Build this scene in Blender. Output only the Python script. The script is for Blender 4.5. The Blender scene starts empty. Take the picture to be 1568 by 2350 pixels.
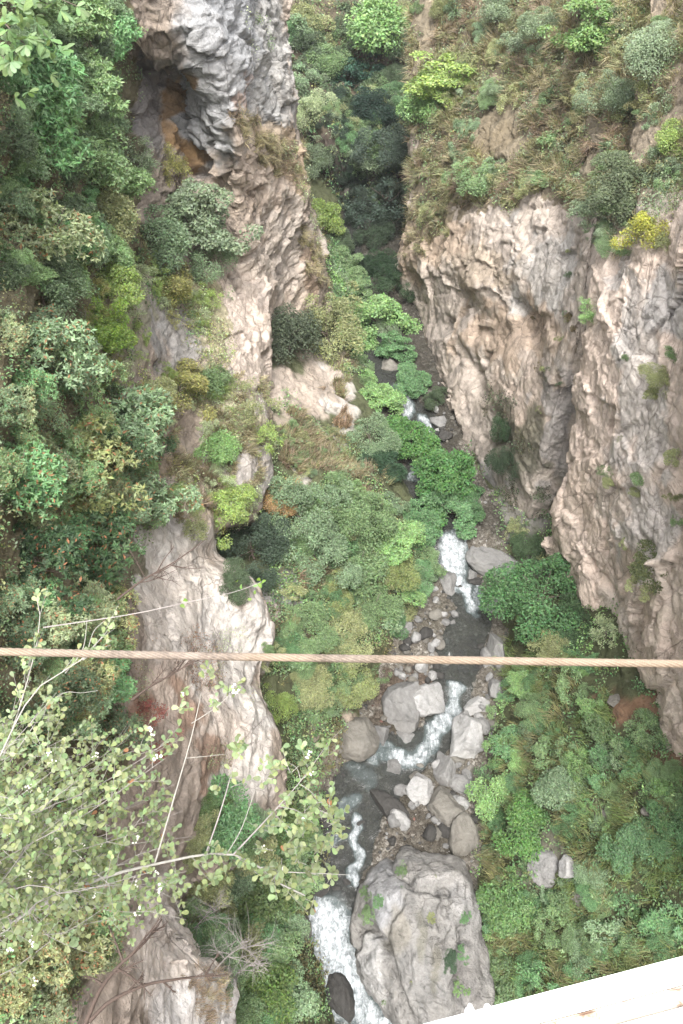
import bpy, bmesh, math, random
import numpy as np
from mathutils import Vector, Matrix
from mathutils.bvhtree import BVHTree
rad = math.radians
rng = np.random.default_rng(11)
random.seed(5)
SC = bpy.context.scene
COL = SC.collection

# ------------------------------------------------------------------ camera frame
# The photograph was taken from a footbridge 60 m above the stream, looking 48 degrees down.
CAMZ, PITCH, FP = 60.0, rad(48), 1809.0
CP, SP = math.cos(PITCH), math.sin(PITCH)
def ray(px, py):
    u = (px - 784) / FP; v = (1175 - py) / FP
    return np.array([u, CP + SP * v, -SP + CP * v])
def W(px, py, Y):                       # point of the sight line at distance Y along the gorge
    d = ray(px, py); t = Y / d[1]
    return np.array([d[0] * t, Y, CAMZ + d[2] * t])
def WD(px, py, dist):                   # point of the sight line at a given distance
    d = ray(px, py); d = d / np.linalg.norm(d)
    return np.array([0, 0, CAMZ]) + d * dist
def proj(P):
    P = np.asarray(P, float); x = P[..., 0]; y = P[..., 1]; z = P[..., 2] - CAMZ
    f = y * CP - z * SP; up = y * SP + z * CP
    f = np.where(np.abs(f) < 1e-3, 1e-3, f)
    px = 784 + FP * x / f; py = 1175 - FP * up / f
    bad = f < 0.2
    return np.where(bad, -9999, px), np.where(bad, -9999, py), f

# stream level along the gorge
ZRY = [-60, 0, 12.5, 15.5, 17.0, 31.5, 33.5, 44, 46, 48.8, 60, 65, 67.5, 80, 100, 140, 300]
ZRZ = [-6, -1.8, -1.3, -1.1, 0.0, 0.5, 1.0, 1.4, 1.6, 3.2, 3.7, 4.0, 4.6, 5.1, 6.2, 10, 30]
def zr(Y): return np.interp(Y, ZRY, ZRZ)
def WZ(px, py, dz=0.0):
    d = ray(px, py); z = 1.0
    for _ in range(40):
        t = (CAMZ - z) / -d[2]; z = 0.6 * z + 0.4 * (float(zr(t * d[1])) + dz)
    t = (CAMZ - z) / -d[2]
    return np.array([d[0] * t, d[1] * t, z])

# ------------------------------------------------------------------ noise
def _h(ix, iy, iz, seed):
    n = (ix.astype(np.uint32) * np.uint32(374761393) + iy.astype(np.uint32) * np.uint32(668265263)
         + iz.astype(np.uint32) * np.uint32(2147483647 - 1274126177) + np.uint32((seed * 974711 + 13) & 0x7fffffff))
    n = (n ^ (n >> np.uint32(13))) * np.uint32(1274126177)
    n = (n ^ (n >> np.uint32(16))) * np.uint32(2246822519)
    n = n ^ (n >> np.uint32(15))
    return n.astype(np.float64) / 4294967295.0
def vnoise(P, seed=0):
    f = np.floor(P); i = f.astype(np.int64); t = P - f; t = t * t * t * (t * (t * 6 - 15) + 10)
    X, Y, Z = i[..., 0], i[..., 1], i[..., 2]
    r = 0
    for dx in (0, 1):
        wx = t[..., 0] if dx else 1 - t[..., 0]
        for dy in (0, 1):
            wy = t[..., 1] if dy else 1 - t[..., 1]
            for dz in (0, 1):
                wz = t[..., 2] if dz else 1 - t[..., 2]
                r = r + wx * wy * wz * _h(X + dx, Y + dy, Z + dz, seed)
    return r * 2 - 1
def fbm(P, octv=5, seed=0, gain=0.5, lac=2.03):
    a, s, tot = 1.0, 0, 0
    for k in range(octv):
        s = s + a * vnoise(P, seed + k); tot += a; a *= gain; P = P * lac + 17.3
    return s / tot * 1.5
def ridged(P, octv=4, seed=0):
    a, s, tot = 1.0, 0, 0
    for k in range(octv):
        s = s + a * (1 - np.abs(vnoise(P, seed + k)) * 2); tot += a; a *= 0.5; P = P * 2.07 + 9.1
    return s / tot
def worley(P, seed=0):                  # F1, F2, random number of the nearest cell
    f = np.floor(P).astype(np.int64); fr = P - f
    d1 = np.full(P.shape[:-1], 9.0); d2 = d1.copy(); rid = np.zeros_like(d1); off = np.zeros_like(P)
    for dx in (-1, 0, 1):
        for dy in (-1, 0, 1):
            for dz in (-1, 0, 1):
                X, Y, Z = f[..., 0] + dx, f[..., 1] + dy, f[..., 2] + dz
                ox = dx + _h(X, Y, Z, seed) - fr[..., 0]; oy = dy + _h(X, Y, Z, seed + 1) - fr[..., 1]; oz = dz + _h(X, Y, Z, seed + 2) - fr[..., 2]
                d = np.sqrt(ox * ox + oy * oy + oz * oz); c = _h(X, Y, Z, seed + 3)
                near = d < d1
                d2 = np.where(near, d1, np.minimum(d2, d)); rid = np.where(near, c, rid); d1 = np.where(near, d, d1)
                off = np.where(near[..., None], np.stack([ox, oy, oz], -1), off)
    tilt = np.stack([_h((rid * 9e6).astype(np.int64), X * 0 + k, X * 0, 5) - .5 for k in (1, 2, 3)], -1)
    return d1, d2, rid, np.sum(tilt * off, -1)

# ------------------------------------------------------------------ mesh helpers
def mesh_np(name, V, F, mat=None, colors=None, smooth=True, parent=None, cname='tint', link=True):
    V = np.ascontiguousarray(V, np.float32); F = np.ascontiguousarray(F, np.int32)
    me = bpy.data.meshes.new(name)
    k = F.shape[1]
    me.vertices.add(len(V)); me.vertices.foreach_set('co', V.ravel())
    me.loops.add(F.size); me.loops.foreach_set('vertex_index', F.ravel())
    me.polygons.add(len(F)); me.polygons.foreach_set('loop_start', np.arange(0, F.size, k, dtype=np.int32))
    me.polygons.foreach_set('use_smooth', np.full(len(F), smooth, bool))
    if colors is not None:
        at = me.color_attributes.new(cname, 'FLOAT_COLOR', 'POINT')
        c = np.ones((len(V), 4), np.float32); c[:, :colors.shape[1]] = colors
        at.data.foreach_set('color', c.ravel())
    me.update(calc_edges=True); me.validate()
    if mat: me.materials.append(mat)
    if not link: return me
    o = bpy.data.objects.new(name, me); COL.objects.link(o)
    if parent: o.parent = parent
    return o
def tag(o, label=None, cat=None, group=None, kind=None):
    if label: o['label'] = label
    if cat: o['category'] = cat
    if group: o['group'] = group
    if kind: o['kind'] = kind
    return o
def empty(name, loc):
    o = bpy.data.objects.new(name, None); COL.objects.link(o); o.location = loc; o.empty_display_size = .2
    return o
def grid_faces(n, m):
    i = np.arange(n - 1)[:, None] * m + np.arange(m - 1)[None, :]
    return np.stack([i, i + 1, i + m + 1, i + m], -1).reshape(-1, 4)
def polyd(px, py, pts):                 # distance to a polyline, signed (+ on its right-hand side, picture y down), and param
    best = np.full(np.shape(px), 1e9); sg = np.zeros(np.shape(px)); ss = np.zeros(np.shape(px))
    n = len(pts) - 1
    for k in range(n):
        ax, ay = pts[k][:2]; bx, by = pts[k + 1][:2]
        vx, vy = bx - ax, by - ay; L = vx * vx + vy * vy + 1e-9
        t = np.clip(((px - ax) * vx + (py - ay) * vy) / L, 0, 1)
        dx, dy = px - ax - t * vx, py - ay - t * vy
        d = np.hypot(dx, dy); near = d < best
        best = np.where(near, d, best); sg = np.where(near, vx * dy - vy * dx, sg); ss = np.where(near, (k + t) / n, ss)
    return best, np.sign(sg), ss
def inpoly(px, py, pts):
    c = np.zeros(np.shape(px), bool); n = len(pts)
    for i in range(n):
        x1, y1 = pts[i]; x2, y2 = pts[i - 1]
        if y1 == y2: continue
        c ^= ((y1 > py) != (y2 > py)) & (px < (x2 - x1) * (py - y1) / (y2 - y1) + x1)
    return c
def sstep(a, b, x):
    t = np.clip((x - a) / (b - a), 0, 1); return t * t * (3 - 2 * t)
def catmull(P, t):                      # P (n,k..) control rows, t in 0..n-1
    n = len(P); i = np.clip(np.floor(t).astype(int), 0, n - 2); f = (t - i)[(...,) + (None,) * (P.ndim - 1)]
    p0 = P[np.maximum(i - 1, 0)]; p1 = P[i]; p2 = P[i + 1]; p3 = P[np.minimum(i + 2, n - 1)]
    return 0.5 * (2 * p1 + (p2 - p0) * f + (2 * p0 - 5 * p1 + 4 * p2 - p3) * f * f + (3 * p1 - p0 - 3 * p2 + p3) * f ** 3)
def resample(pts, n):
    pts = np.array(pts, float); d = np.r_[0, np.cumsum(np.linalg.norm(np.diff(pts, axis=0), axis=1))]
    t = np.interp(np.linspace(0, d[-1], n), d, np.arange(len(pts)))
    return catmull(pts, t)
def loft(cols, n, m):
    C = np.stack([resample(c, n) for c in cols], 0)          # (cols, n, 3)
    return catmull(C, np.linspace(0, len(cols) - 1, m))      # (m, n, 3)
def normals(P, flip=False):
    a = np.gradient(P, axis=0); b = np.gradient(P, axis=1)
    N = np.cross(a, b); N /= np.linalg.norm(N, axis=-1, keepdims=True) + 1e-9
    return -N if flip else N
# ------------------------------------------------------------------ materials
class NT:
    def __init__(s, name):
        s.m = bpy.data.materials.new(name); s.m.use_nodes = True; s.t = s.m.node_tree; s.t.nodes.clear()
        s.out = s.n('ShaderNodeOutputMaterial')
    def n(s, typ, ins=None, **kw):
        nd = s.t.nodes.new(typ)
        for k, v in kw.items(): setattr(nd, k, v)
        for k, v in (ins or {}).items(): s.set(nd, k, v)
        return nd
    def set(s, nd, k, v):
        sock = nd.inputs[k]
        if isinstance(v, bpy.types.NodeSocket): s.t.links.new(v, sock)
        elif isinstance(v, bpy.types.Node): s.t.links.new(v.outputs[0], sock)
        else: sock.default_value = v
    def math(s, op, a, b=None, c=None, clamp=False):
        nd = s.n('ShaderNodeMath', operation=op, use_clamp=clamp); s.set(nd, 0, a)
        if b is not None: s.set(nd, 1, b)
        if c is not None: s.set(nd, 2, c)
        return nd.outputs[0]
    def mix(s, f, a, b, blend='MIX'):
        nd = s.n('ShaderNodeMix', data_type='RGBA', blend_type=blend); s.set(nd, 0, f)
        for k, v in ((6, a), (7, b)):
            s.set(nd, k, (*v, 1) if isinstance(v, tuple) and len(v) == 3 else v)
        return nd.outputs[2]
    def noise(s, co, scale, detail=5, rough=.55, dist=0):
        return s.n('ShaderNodeTexNoise', {'Vector': co, 'Scale': scale, 'Detail': detail, 'Roughness': rough, 'Distortion': dist}).outputs[0]
    def ramp(s, f, stops):
        nd = s.n('ShaderNodeValToRGB', {'Fac': f}); e = nd.color_ramp.elements
        while len(e) < len(stops): e.new(.5)
        for el, (p, c) in zip(e, stops): el.position = p; el.color = (c, c, c, 1) if isinstance(c, (int, float)) else (*c, 1)
        return nd.outputs[0]
    def scaled(s, co, sx, sy, sz):
        return s.n('ShaderNodeMapping', {'Vector': co, 'Scale': (sx, sy, sz)}).outputs[0]
    def rng(s, v, a, b, c, d):
        return s.n('ShaderNodeMapRange', {'Value': v, 'From Min': a, 'From Max': b, 'To Min': c, 'To Max': d}).outputs[0]
    def done(s, sh): s.t.links.new(sh if isinstance(sh, bpy.types.NodeSocket) else sh.outputs[0], s.out.inputs[0]); return s.m

def rock_mat(name, scale=1.0, tint=None, streak=.55, crack=.5, bump=.6, contrast=1.0, lichen=.25, vein=.0):
    k = NT(name); co = k.n('ShaderNodeTexCoord').outputs['Object']
    base = k.n('ShaderNodeAttribute', attribute_name='tint').outputs['Color'] if tint is None else k.n('ShaderNodeRGB')
    if tint is not None: base.outputs[0].default_value = (*tint, 1); base = base.outputs[0]
    big = k.noise(co, .16 * scale, 6, .6, .4); mid = k.noise(co, .9 * scale, 8, .62, .3); fine = k.noise(co, 4.5 * scale, 8, .65)
    st = k.noise(k.scaled(co, 1, 1, .13), 1.1 * scale, 7, .62, .5); st2 = k.noise(k.scaled(co, 1, 1, .09), 3.2 * scale, 5, .6, .4)
    c = k.mix(k.rng(big, .35, .65, 0, .5), base, k.mix(1.0, base, (1.06, 1.0, .93), 'MULTIPLY'))
    c = k.mix(k.rng(mid, .44, .66, 0, .48 * contrast), c, k.mix(1.0, c, (.62, .62, .63), 'MULTIPLY'))
    c = k.mix(k.rng(st, .47, .64, 0, streak), c, k.mix(1.0, c, (.52, .53, .54), 'MULTIPLY'))
    c = k.mix(k.rng(st2, .54, .72, 0, streak * .45), c, k.mix(1.0, c, (1.32, 1.32, 1.32), 'MULTIPLY'))
    c = k.mix(k.rng(fine, .34, .66, .46 * contrast, 0), c, k.mix(1.0, c, (.60, .58, .56), 'MULTIPLY'))
    bed = k.noise(k.n('ShaderNodeMapping', {'Vector': co, 'Scale': (.5, .5, 3.0), 'Rotation': (.25, .35, 0)}).outputs[0], 1.3 * scale, 6, .65, .3)
    c = k.mix(k.rng(bed, .60, .64, 0, .45 * contrast), c, k.mix(1.0, c, (.45, .43, .41), 'MULTIPLY'))
    grit = k.noise(co, 14 * scale, 3, .7)
    c = k.mix(k.rng(grit, .35, .65, .35, 0), c, k.mix(1.0, c, (.62, .61, .60), 'MULTIPLY'))
    li = k.noise(co, 1.7 * scale, 9, .7, .8)
    c = k.mix(k.rng(li, .60, .68, 0, lichen), c, (.16, .15, .12))
    wco = k.n('ShaderNodeMix', data_type='VECTOR', ins={0: .12}); k.set(wco, 4, co)
    nv = k.n('ShaderNodeTexNoise', {'Vector': co, 'Scale': 1.1 * scale, 'Detail': 4}); k.set(wco, 5, nv.outputs['Color'])
    vo = k.n('ShaderNodeTexVoronoi', {'Vector': wco.outputs[1], 'Scale': .85 * scale}, feature='DISTANCE_TO_EDGE').outputs[0]
    vo2 = k.n('ShaderNodeTexVoronoi', {'Vector': k.scaled(wco.outputs[1], 1, 1, .45), 'Scale': .30 * scale}, feature='DISTANCE_TO_EDGE').outputs[0]
    cr = k.math('MAXIMUM', k.math('MULTIPLY', k.rng(vo, 0, .022, 1, 0), k.rng(mid, .42, .56, 0, 1)), k.rng(vo2, 0, .012, 1, 0)); crm = k.math('MULTIPLY', cr, k.rng(big, .35, .6, .1, crack))
    c = k.mix(crm, c, (.07, .06, .05))
    jn = k.n('ShaderNodeTexVoronoi', {'Vector': k.n('ShaderNodeMapping', {'Vector': wco.outputs[1], 'Scale': (1, 1, 1.9), 'Rotation': (.3, .25, .2)}).outputs[0], 'Scale': 1.5 * scale}, feature='F1')
    facet = k.n('ShaderNodeSeparateColor', {0: jn.outputs['Color']}).outputs[0]
    h = k.math('ADD', k.math('MULTIPLY', mid, .30), k.math('MULTIPLY', fine, .55)); h = k.math('ADD', h, k.math('MULTIPLY', facet, .38))
    h = k.math('SUBTRACT', h, k.math('MULTIPLY', k.rng(bed, .58, .64, 0, 1), .30)); h = k.math('SUBTRACT', h, k.math('MULTIPLY', crm, .5))
    bp = k.n('ShaderNodeBump', {'Height': h, 'Strength': bump, 'Distance': .45 / scale})
    b = k.n('ShaderNodeBsdfPrincipled', {'Base Color': c, 'Roughness': .92, 'Specular IOR Level': .18, 'Normal': bp.outputs[0]})
    return k.done(b)

def leaf_mat(name, attr=None, var=.38, transl=.36, warm=.10, rough=.55, red=0.0, spec=.22):
    k = NT(name)
    base = k.n('ShaderNodeAttribute', attribute_name=attr).outputs['Color'] if attr else k.n('ShaderNodeObjectInfo').outputs['Color']
    r = k.n('ShaderNodeNewGeometry').outputs['Random Per Island']
    co = k.n('ShaderNodeTexCoord').outputs['Object']
    cl = k.noise(co, 2.6 if not attr else .5, 3, .6)
    v = k.math('ADD', k.rng(r, 0, 1, 1 - var, 1 + var), k.rng(cl, .3, .7, -.25, .25))
    hs = k.n('ShaderNodeHueSaturation', {'Color': base, 'Value': v})
    k.set(hs, 'Hue', k.rng(k.math('FRACT', k.math('MULTIPLY', r, 7.31)), 0, 1, .5 - warm * .35, .5 + warm * .15))
    k.set(hs, 'Saturation', k.rng(k.math('FRACT', k.math('MULTIPLY', r, 13.7)), 0, 1, .75, 1.08))
    c = hs.outputs[0]
    if red:
        f = k.math('GREATER_THAN', k.math('FRACT', k.math('MULTIPLY', r, 29.3)), 1 - red)
        c = k.mix(k.math('MULTIPLY', f, .8), c, (.36, .15, .08))
    b = k.n('ShaderNodeBsdfPrincipled', {'Base Color': c, 'Roughness': rough, 'Specular IOR Level': spec})
    t = k.n('ShaderNodeBsdfTranslucent', {'Color': k.mix(1.0, c, (1.1, 1.15, .6), 'MULTIPLY')})
    m = k.n('ShaderNodeMixShader', {0: transl}); k.set(m, 1, b); k.set(m, 2, t)
    return k.done(m)
def bark_mat(name, col, sc=9):
    k = NT(name); co = k.n('ShaderNodeTexCoord').outputs['Object']
    n = k.noise(k.scaled(co, 1, 1, .4), sc, 6, .65)
    c = k.mix(n, tuple(x * .5 for x in col), tuple(min(1, x * 1.4) for x in col))
    bp = k.n('ShaderNodeBump', {'Height': n, 'Strength': .4, 'Distance': .02})
    return k.done(k.n('ShaderNodeBsdfPrincipled', {'Base Color': c, 'Roughness': .9, 'Specular IOR Level': .15, 'Normal': bp.outputs[0]}))

M = {}
M['cliff'] = rock_mat('limestone')
M['slope'] = rock_mat('soil_and_scree', streak=.1, crack=.15, lichen=.5, contrast=1.2)
M['boulder'] = rock_mat('river_boulder', scale=1.6, tint=(.205, .203, .198), streak=.35, crack=.35, lichen=.35)
M['boulder_warm'] = rock_mat('river_boulder_warm', scale=1.6, tint=(.185, .175, .155), streak=.25, crack=.3, lichen=.4)
M['boulder_pale'] = rock_mat('river_boulder_pale', scale=1.6, tint=(.32, .318, .312), streak=.3, crack=.3, lichen=.25)
M['boulder_dark'] = rock_mat('river_boulder_dark', scale=1.6, tint=(.055, .053, .05), streak=.3, crack=.3, lichen=.5)
M['giant'] = rock_mat('giant_boulder', scale=1.1, streak=.55, crack=.30, lichen=.40, contrast=1.1, bump=.8)
M['leaf'] = leaf_mat('foliage')
M['leaf_red'] = leaf_mat('foliage_with_rusty_leaves', red=.07)
M['leaf_near'] = leaf_mat('foliage_near', var=.25, transl=.4)
M['ground_leaf'] = leaf_mat('ground_cover_leaf', attr='tint', var=.5)
M['bush_leaf'] = leaf_mat('bush_foliage', var=.3, transl=.35, red=.005, warm=.16)
M['bark'] = bark_mat('bark', (.13, .105, .085))
M['bark_pale'] = bark_mat('pale_bark', (.29, .275, .245), 25)

M['twig_dark'] = bark_mat('dark_twig', (.075, .055, .045), 20); M['twig_grey'] = bark_mat('grey_twig', (.26, .235, .22), 20)
def bed_mat():
    k = NT('stream_gravel'); co = k.n('ShaderNodeTexCoord').outputs['Object']
    vo = k.n('ShaderNodeTexVoronoi', {'Vector': co, 'Scale': 4.5, 'Randomness': 1.0}); vo2 = k.n('ShaderNodeTexVoronoi', {'Vector': co, 'Scale': 12.0})
    pick = k.n('ShaderNodeSeparateColor', {0: vo.outputs['Color']}).outputs[0]
    pick2 = k.n('ShaderNodeSeparateColor', {0: vo2.outputs['Color']}).outputs[1]
    c = k.ramp(pick, [(0, (.045, .037, .030)), (.45, (.085, .072, .058)), (.78, (.13, .115, .095)), (.93, (.24, .225, .20)), (1, (.40, .38, .35))])
    c2 = k.ramp(pick2, [(0, (.045, .037, .029)), (.6, (.09, .078, .062)), (1, (.26, .24, .21))])
    c = k.mix(.45, c, c2)
    n = k.noise(co, .5, 5)
    c = k.mix(k.rng(n, .4, .65, 0, .6), c, (.050, .045, .030))
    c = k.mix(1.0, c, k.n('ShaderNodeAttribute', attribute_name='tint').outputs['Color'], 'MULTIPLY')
    h = k.math('SUBTRACT', 1.0, k.math('ADD', k.math('MULTIPLY', vo.outputs[0], 1.0), k.math('MULTIPLY', vo2.outputs[0], .5)))
    bp = k.n('ShaderNodeBump', {'Height': h, 'Strength': .9, 'Distance': .12})
    return k.done(k.n('ShaderNodeBsdfPrincipled', {'Base Color': c, 'Roughness': .75, 'Specular IOR Level': .3, 'Normal': bp.outputs[0]}))
M['bed'] = bed_mat()
def water_mat():
    k = NT('stream_water'); co = k.n('ShaderNodeTexCoord').outputs['Object']
    fo = k.n('ShaderNodeSeparateColor', {0: k.n('ShaderNodeAttribute', attribute_name='foam').outputs['Color']}).outputs[0]
    n1 = k.noise(co, 1.6, 6, .65, .6); n2 = k.noise(co, 6.0, 6, .7, .4); fl = k.noise(k.scaled(co, 1, .35, 1), 3.5, 5, .7, .6)
    brk = k.math('ADD', k.math('MULTIPLY', fl, .6), k.math('MULTIPLY', n2, .4))
    f = k.math('ADD', fo, k.math('MULTIPLY', k.math('SUBTRACT', brk, .5), 2.6))
    f = k.rng(f, .54, 1.30, 0, 1)
    deep = k.mix(n1, (.022, .025, .024), (.055, .053, .048))
    c = k.mix(k.rng(fo, .1, .5, 0, .6), deep, (.09, .115, .115))
    c = k.mix(f, c, k.mix(k.rng(brk, .35, .65, 0, 1), (.26, .285, .295), (.54, .56, .575)))
    h = k.math('ADD', k.math('MULTIPLY', n1, .8), k.math('MULTIPLY', n2, .35))
    bp = k.n('ShaderNodeBump', {'Height': h, 'Strength': .5, 'Distance': .18})
    b = k.n('ShaderNodeBsdfPrincipled', {'Base Color': c, 'Roughness': k.rng(f, 0, 1, .12, .8), 'IOR': 1.33, 'Normal': bp.outputs[0]})
    tr = k.n('ShaderNodeBsdfTransparent', {'Color': (.80, .88, .84, 1)})
    mx = k.n('ShaderNodeMixShader', {0: k.rng(k.math('MAXIMUM', f, k.rng(fo, .05, .4, 0, .6)), 0, 1, .62, 1)}); k.set(mx, 1, tr); k.set(mx, 2, b)
    return k.done(mx)
M['water'] = water_mat()
# ------------------------------------------------------------------ gorge surfaces
PATCH = {}
def ledge(P, dr, sp, seed, warp=.7):
    dr = unit_(np.array(dr, float)); q = P @ dr / sp + warp * fbm(P * .18, 4, seed) + .10 * fbm(P * 1.1, 3, seed + 3)
    k = np.floor(q); f = q - k; hh = _h(k.astype(np.int64), (k * 0).astype(np.int64), (k * 0).astype(np.int64), seed + 7)
    m = sstep(-.25, .35, fbm(P * .22 + 5, 3, seed + 11))
    return (.35 + .65 * hh) * (f ** 1.6) * (1 - sstep(.93, 1.0, f)) * m
def unit_(v): return v / np.linalg.norm(v)
def rock_disp(P, amp=1.0, blk=1.0, seed=0, strata=(1, 1, 1.7), ledges=(), flute=.3, big=1.0):
    S = np.array(strata); Q = P * S
    w = np.stack([fbm(P * .21, 3, seed + 31), fbm(P * .21 + 40, 3, seed + 37), fbm(P * .21 + 80, 3, seed + 41)], -1) * 1.6
    d = big * (1.2 * fbm(P * .085, 3, seed) + .25 * ridged(P * np.array((.15, .15, .12)), 2, seed + 5))
    for sc, a in ((.13, .85), (.34, .50), (.80, .27), (1.9, .085)):
        f1, f2, i, tl = worley((Q + w * (.10 if sc > .3 else .35)) * sc, seed + int(sc * 100))
        d = d + blk * a * ((i - .5) * .9 + tl * 2.2 - .45 * np.exp(-(f2 - f1) / (.02 if sc < .3 else .03)) * (i > .55))
    for dr, sp, la in ledges: d = d + la * ledge(P, dr, sp, seed + int(sp * 10))
    if flute: d = d + flute * (ridged(P * np.array((.45, .45, .06)), 3, seed + 15) * .8 + .35 * fbm(P * np.array((1.2, 1.2, .2)), 3, seed + 16))
    d = d + .05 * ridged(P * 1.3, 3, seed + 9) + .05 * fbm(P * 3.1, 3, seed + 12)
    return d * amp
def soil_disp(P, amp=1.0, seed=0):
    return amp * (1.0 * fbm(P * .12, 4, seed) + .45 * fbm(P * .45, 4, seed + 4) + .14 * fbm(P * 1.6, 3, seed + 8))
def tint_field(PX, PY, P, base, spots, seed=0, jit=26):
    jx = fbm(P * .45, 4, seed + 50) * jit * 2; jy = fbm(P * .45 + 33, 4, seed + 60) * jit * 2
    X, Y = PX + jx, PY + jy
    c = np.ones(PX.shape + (3,)) * np.array(base)
    for (sx, sy, rx, ry, col, wgt) in spots:
        q = np.sqrt(((X - sx) / rx) ** 2 + ((Y - sy) / ry) ** 2)
        f = (wgt * sstep(1.15, .75, q))[..., None]
        c = c * (1 - f) + np.array(col) * f
    return c
def patch(name, P, mat, base, spots=(), disp=None, feats=(), poly=(), kind='structure', fadeedge=True, label=None):
    N = normals(P); V = np.array([0, 0, CAMZ]) - P
    if np.mean(np.sum(N * V, -1)) < 0: N = -N
    PX, PY, D = proj(P)
    d = disp(P) if disp is not None else 0
    for f in feats:
        typ = f[0]
        if typ == 'crack':
            q, s, t = polyd(PX + fbm(P * .8, 3, 3) * 6, PY + fbm(P * .8 + 9, 3, 4) * 6, f[1]); d = d - f[3] * np.exp(-(q / f[2]) ** 2)
        elif typ == 'lip':              # rock juts out on the right-hand side of the line, fading over f[2] px
            q, s, t = polyd(PX + fbm(P * .5, 4, 3) * 22, PY + fbm(P * .5 + 9, 4, 4) * 22, f[1])
            d = d + f[3] * np.where(s > 0, np.exp(-q / f[2]) * sstep(0, 5, q), 0) * np.minimum(1, 8 * np.minimum(t + .03, 1.03 - t))
        elif typ == 'bump':
            x, y, rx, ry, a = f[1:]
            d = d + a * np.exp(-(((PX - x) / rx) ** 2 + ((PY - y) / ry) ** 2))
    if disp is not None or feats: P = P + N * np.asarray(d)[..., None]
    c = tint_field(PX, PY, P, base, spots)
    for (pts, col, wgt) in poly:
        jx = fbm(P * .5, 4, 77) * 40; jy = fbm(P * .5 + 12, 4, 78) * 40
        f = (inpoly(PX + jx, PY + jy, pts) * wgt)[..., None]; c = c * (1 - f) + np.array(col) * f
    n, m = P.shape[:2]
    o = mesh_np(name, P.reshape(-1, 3), grid_faces(n, m), mat, c.reshape(-1, 3))
    tag(o, label, None, None, kind)
    N2 = normals(P)
    if np.mean(np.sum(N2 * V, -1)) < 0: N2 = -N2
    PX, PY, D = proj(P)
    PATCH[name] = dict(P=P, N=N2, px=PX, py=PY, d=D)
    return o

# --- outlines of the stream bed, read off as sight lines onto the stream level
RE = [WZ(*p) for p in [(1125, 2480), (1120, 2330), (1112, 2200), (1085, 2050), (1095, 1900), (1115, 1750), (1140, 1600), (1150, 1450), (1172, 1250), (1060, 990), (1010, 865), (960, 735), (925, 640)]]
LE = [WZ(*p) for p in [(790, 2480), (745, 2345), (690, 2130), (735, 1950), (772, 1790), (850, 1620), (915, 1440), (985, 1290), (925, 1130), (895, 1000), (850, 900), (812, 780), (790, 650)]]
REy = np.array([-60] + [p[1] for p in RE] + [112, 140, 200]); REx = np.array([RE[0][0] + 4] + [p[0] for p in RE] + [7, 6, 6])
LEy = np.array([-60] + [p[1] for p in LE] + [112, 140, 200]); LEx = np.array([LE[0][0] - 4] + [p[0] for p in LE] + [0, -2, -4])
def xR(Y): return np.interp(Y, REy, REx)
def xL(Y): return np.interp(Y, LEy, LEx)
CH = [(830, 2460, 95), (822, 2330, 85), (758, 2210, 86), (745, 2110, 70), (775, 2020, 62), (795, 1920, 66), (828, 1810, 74), (930, 1735, 62), (1005, 1690, 42), (1035, 1620, 46), (1050, 1510, 62), (1085, 1410, 46), (1060, 1340, 40), (1038, 1280, 42), (1010, 1200, 46), (960, 1090, 40), (988, 985, 30), (930, 930, 36), (870, 830, 34), (825, 700, 26), (810, 580, 20), (800, 430, 16)]

# stream bed: one sheet reaching well past everything in view
Yb = np.r_[-60:5:12j, 5:55:620j, 55.1:125:420j, 126:400:30j]
sb = np.r_[-1.0:-.08:10j, np.linspace(-.07, 1.07, 190), 1.08:2.0:10j]
Yg, sg = np.meshgrid(Yb, sb, indexing='ij')
xl, xr = xL(Yg), xR(Yg)
Xg = xl + sg * (xr - xl); Xg = np.where(sg < -.07, xl - (-.07 - sg) * 120 - .07 * (xr - xl), np.where(sg > 1.07, xr + (sg - 1.07) * 120 + .07 * (xr - xl), Xg))
Pb = np.stack([Xg, Yg, zr(Yg)], -1); bx, by, bd = proj(Pb)
q, _, s_ = polyd(bx, by, [(c[0], c[1]) for c in CH])
hw = np.interp(s_, np.linspace(0, 1, len(CH)), [c[2] for c in CH])
Pf = Pb * np.array([1, 1, 0])
chan = np.exp(-(q / (hw * .95)) ** 4)
Pb[..., 2] += .34 - .85 * chan + .22 * fbm(Pf * .45, 4, 5) + .14 * fbm(Pf * 1.5, 3, 8) + .10 * (1 - np.minimum(1, worley(Pf * 1.9, 4)[0] * 1.4))
bed = patch('riverbed', Pb, M['bed'], (1, 1, 1), [(960, 780, 170, 330, (.42, .42, .40), 1), (830, 480, 120, 150, (.35, .35, .33), 1), (1100, 1180, 90, 60, (.45, .45, .43), .9), (950, 1870, 110, 70, (.6, .58, .55), .9), (830, 1690, 100, 60, (.5, .45, .4), .9), (905, 1580, 60, 50, (.55, .42, .35), .8), (760, 2040, 70, 60, (.5, .5, .5), 1)]); PATCH['riverbed']['P'] = Pb  # upstream spots darken the bed: wet gravel plus painted shade under the wall

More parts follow.
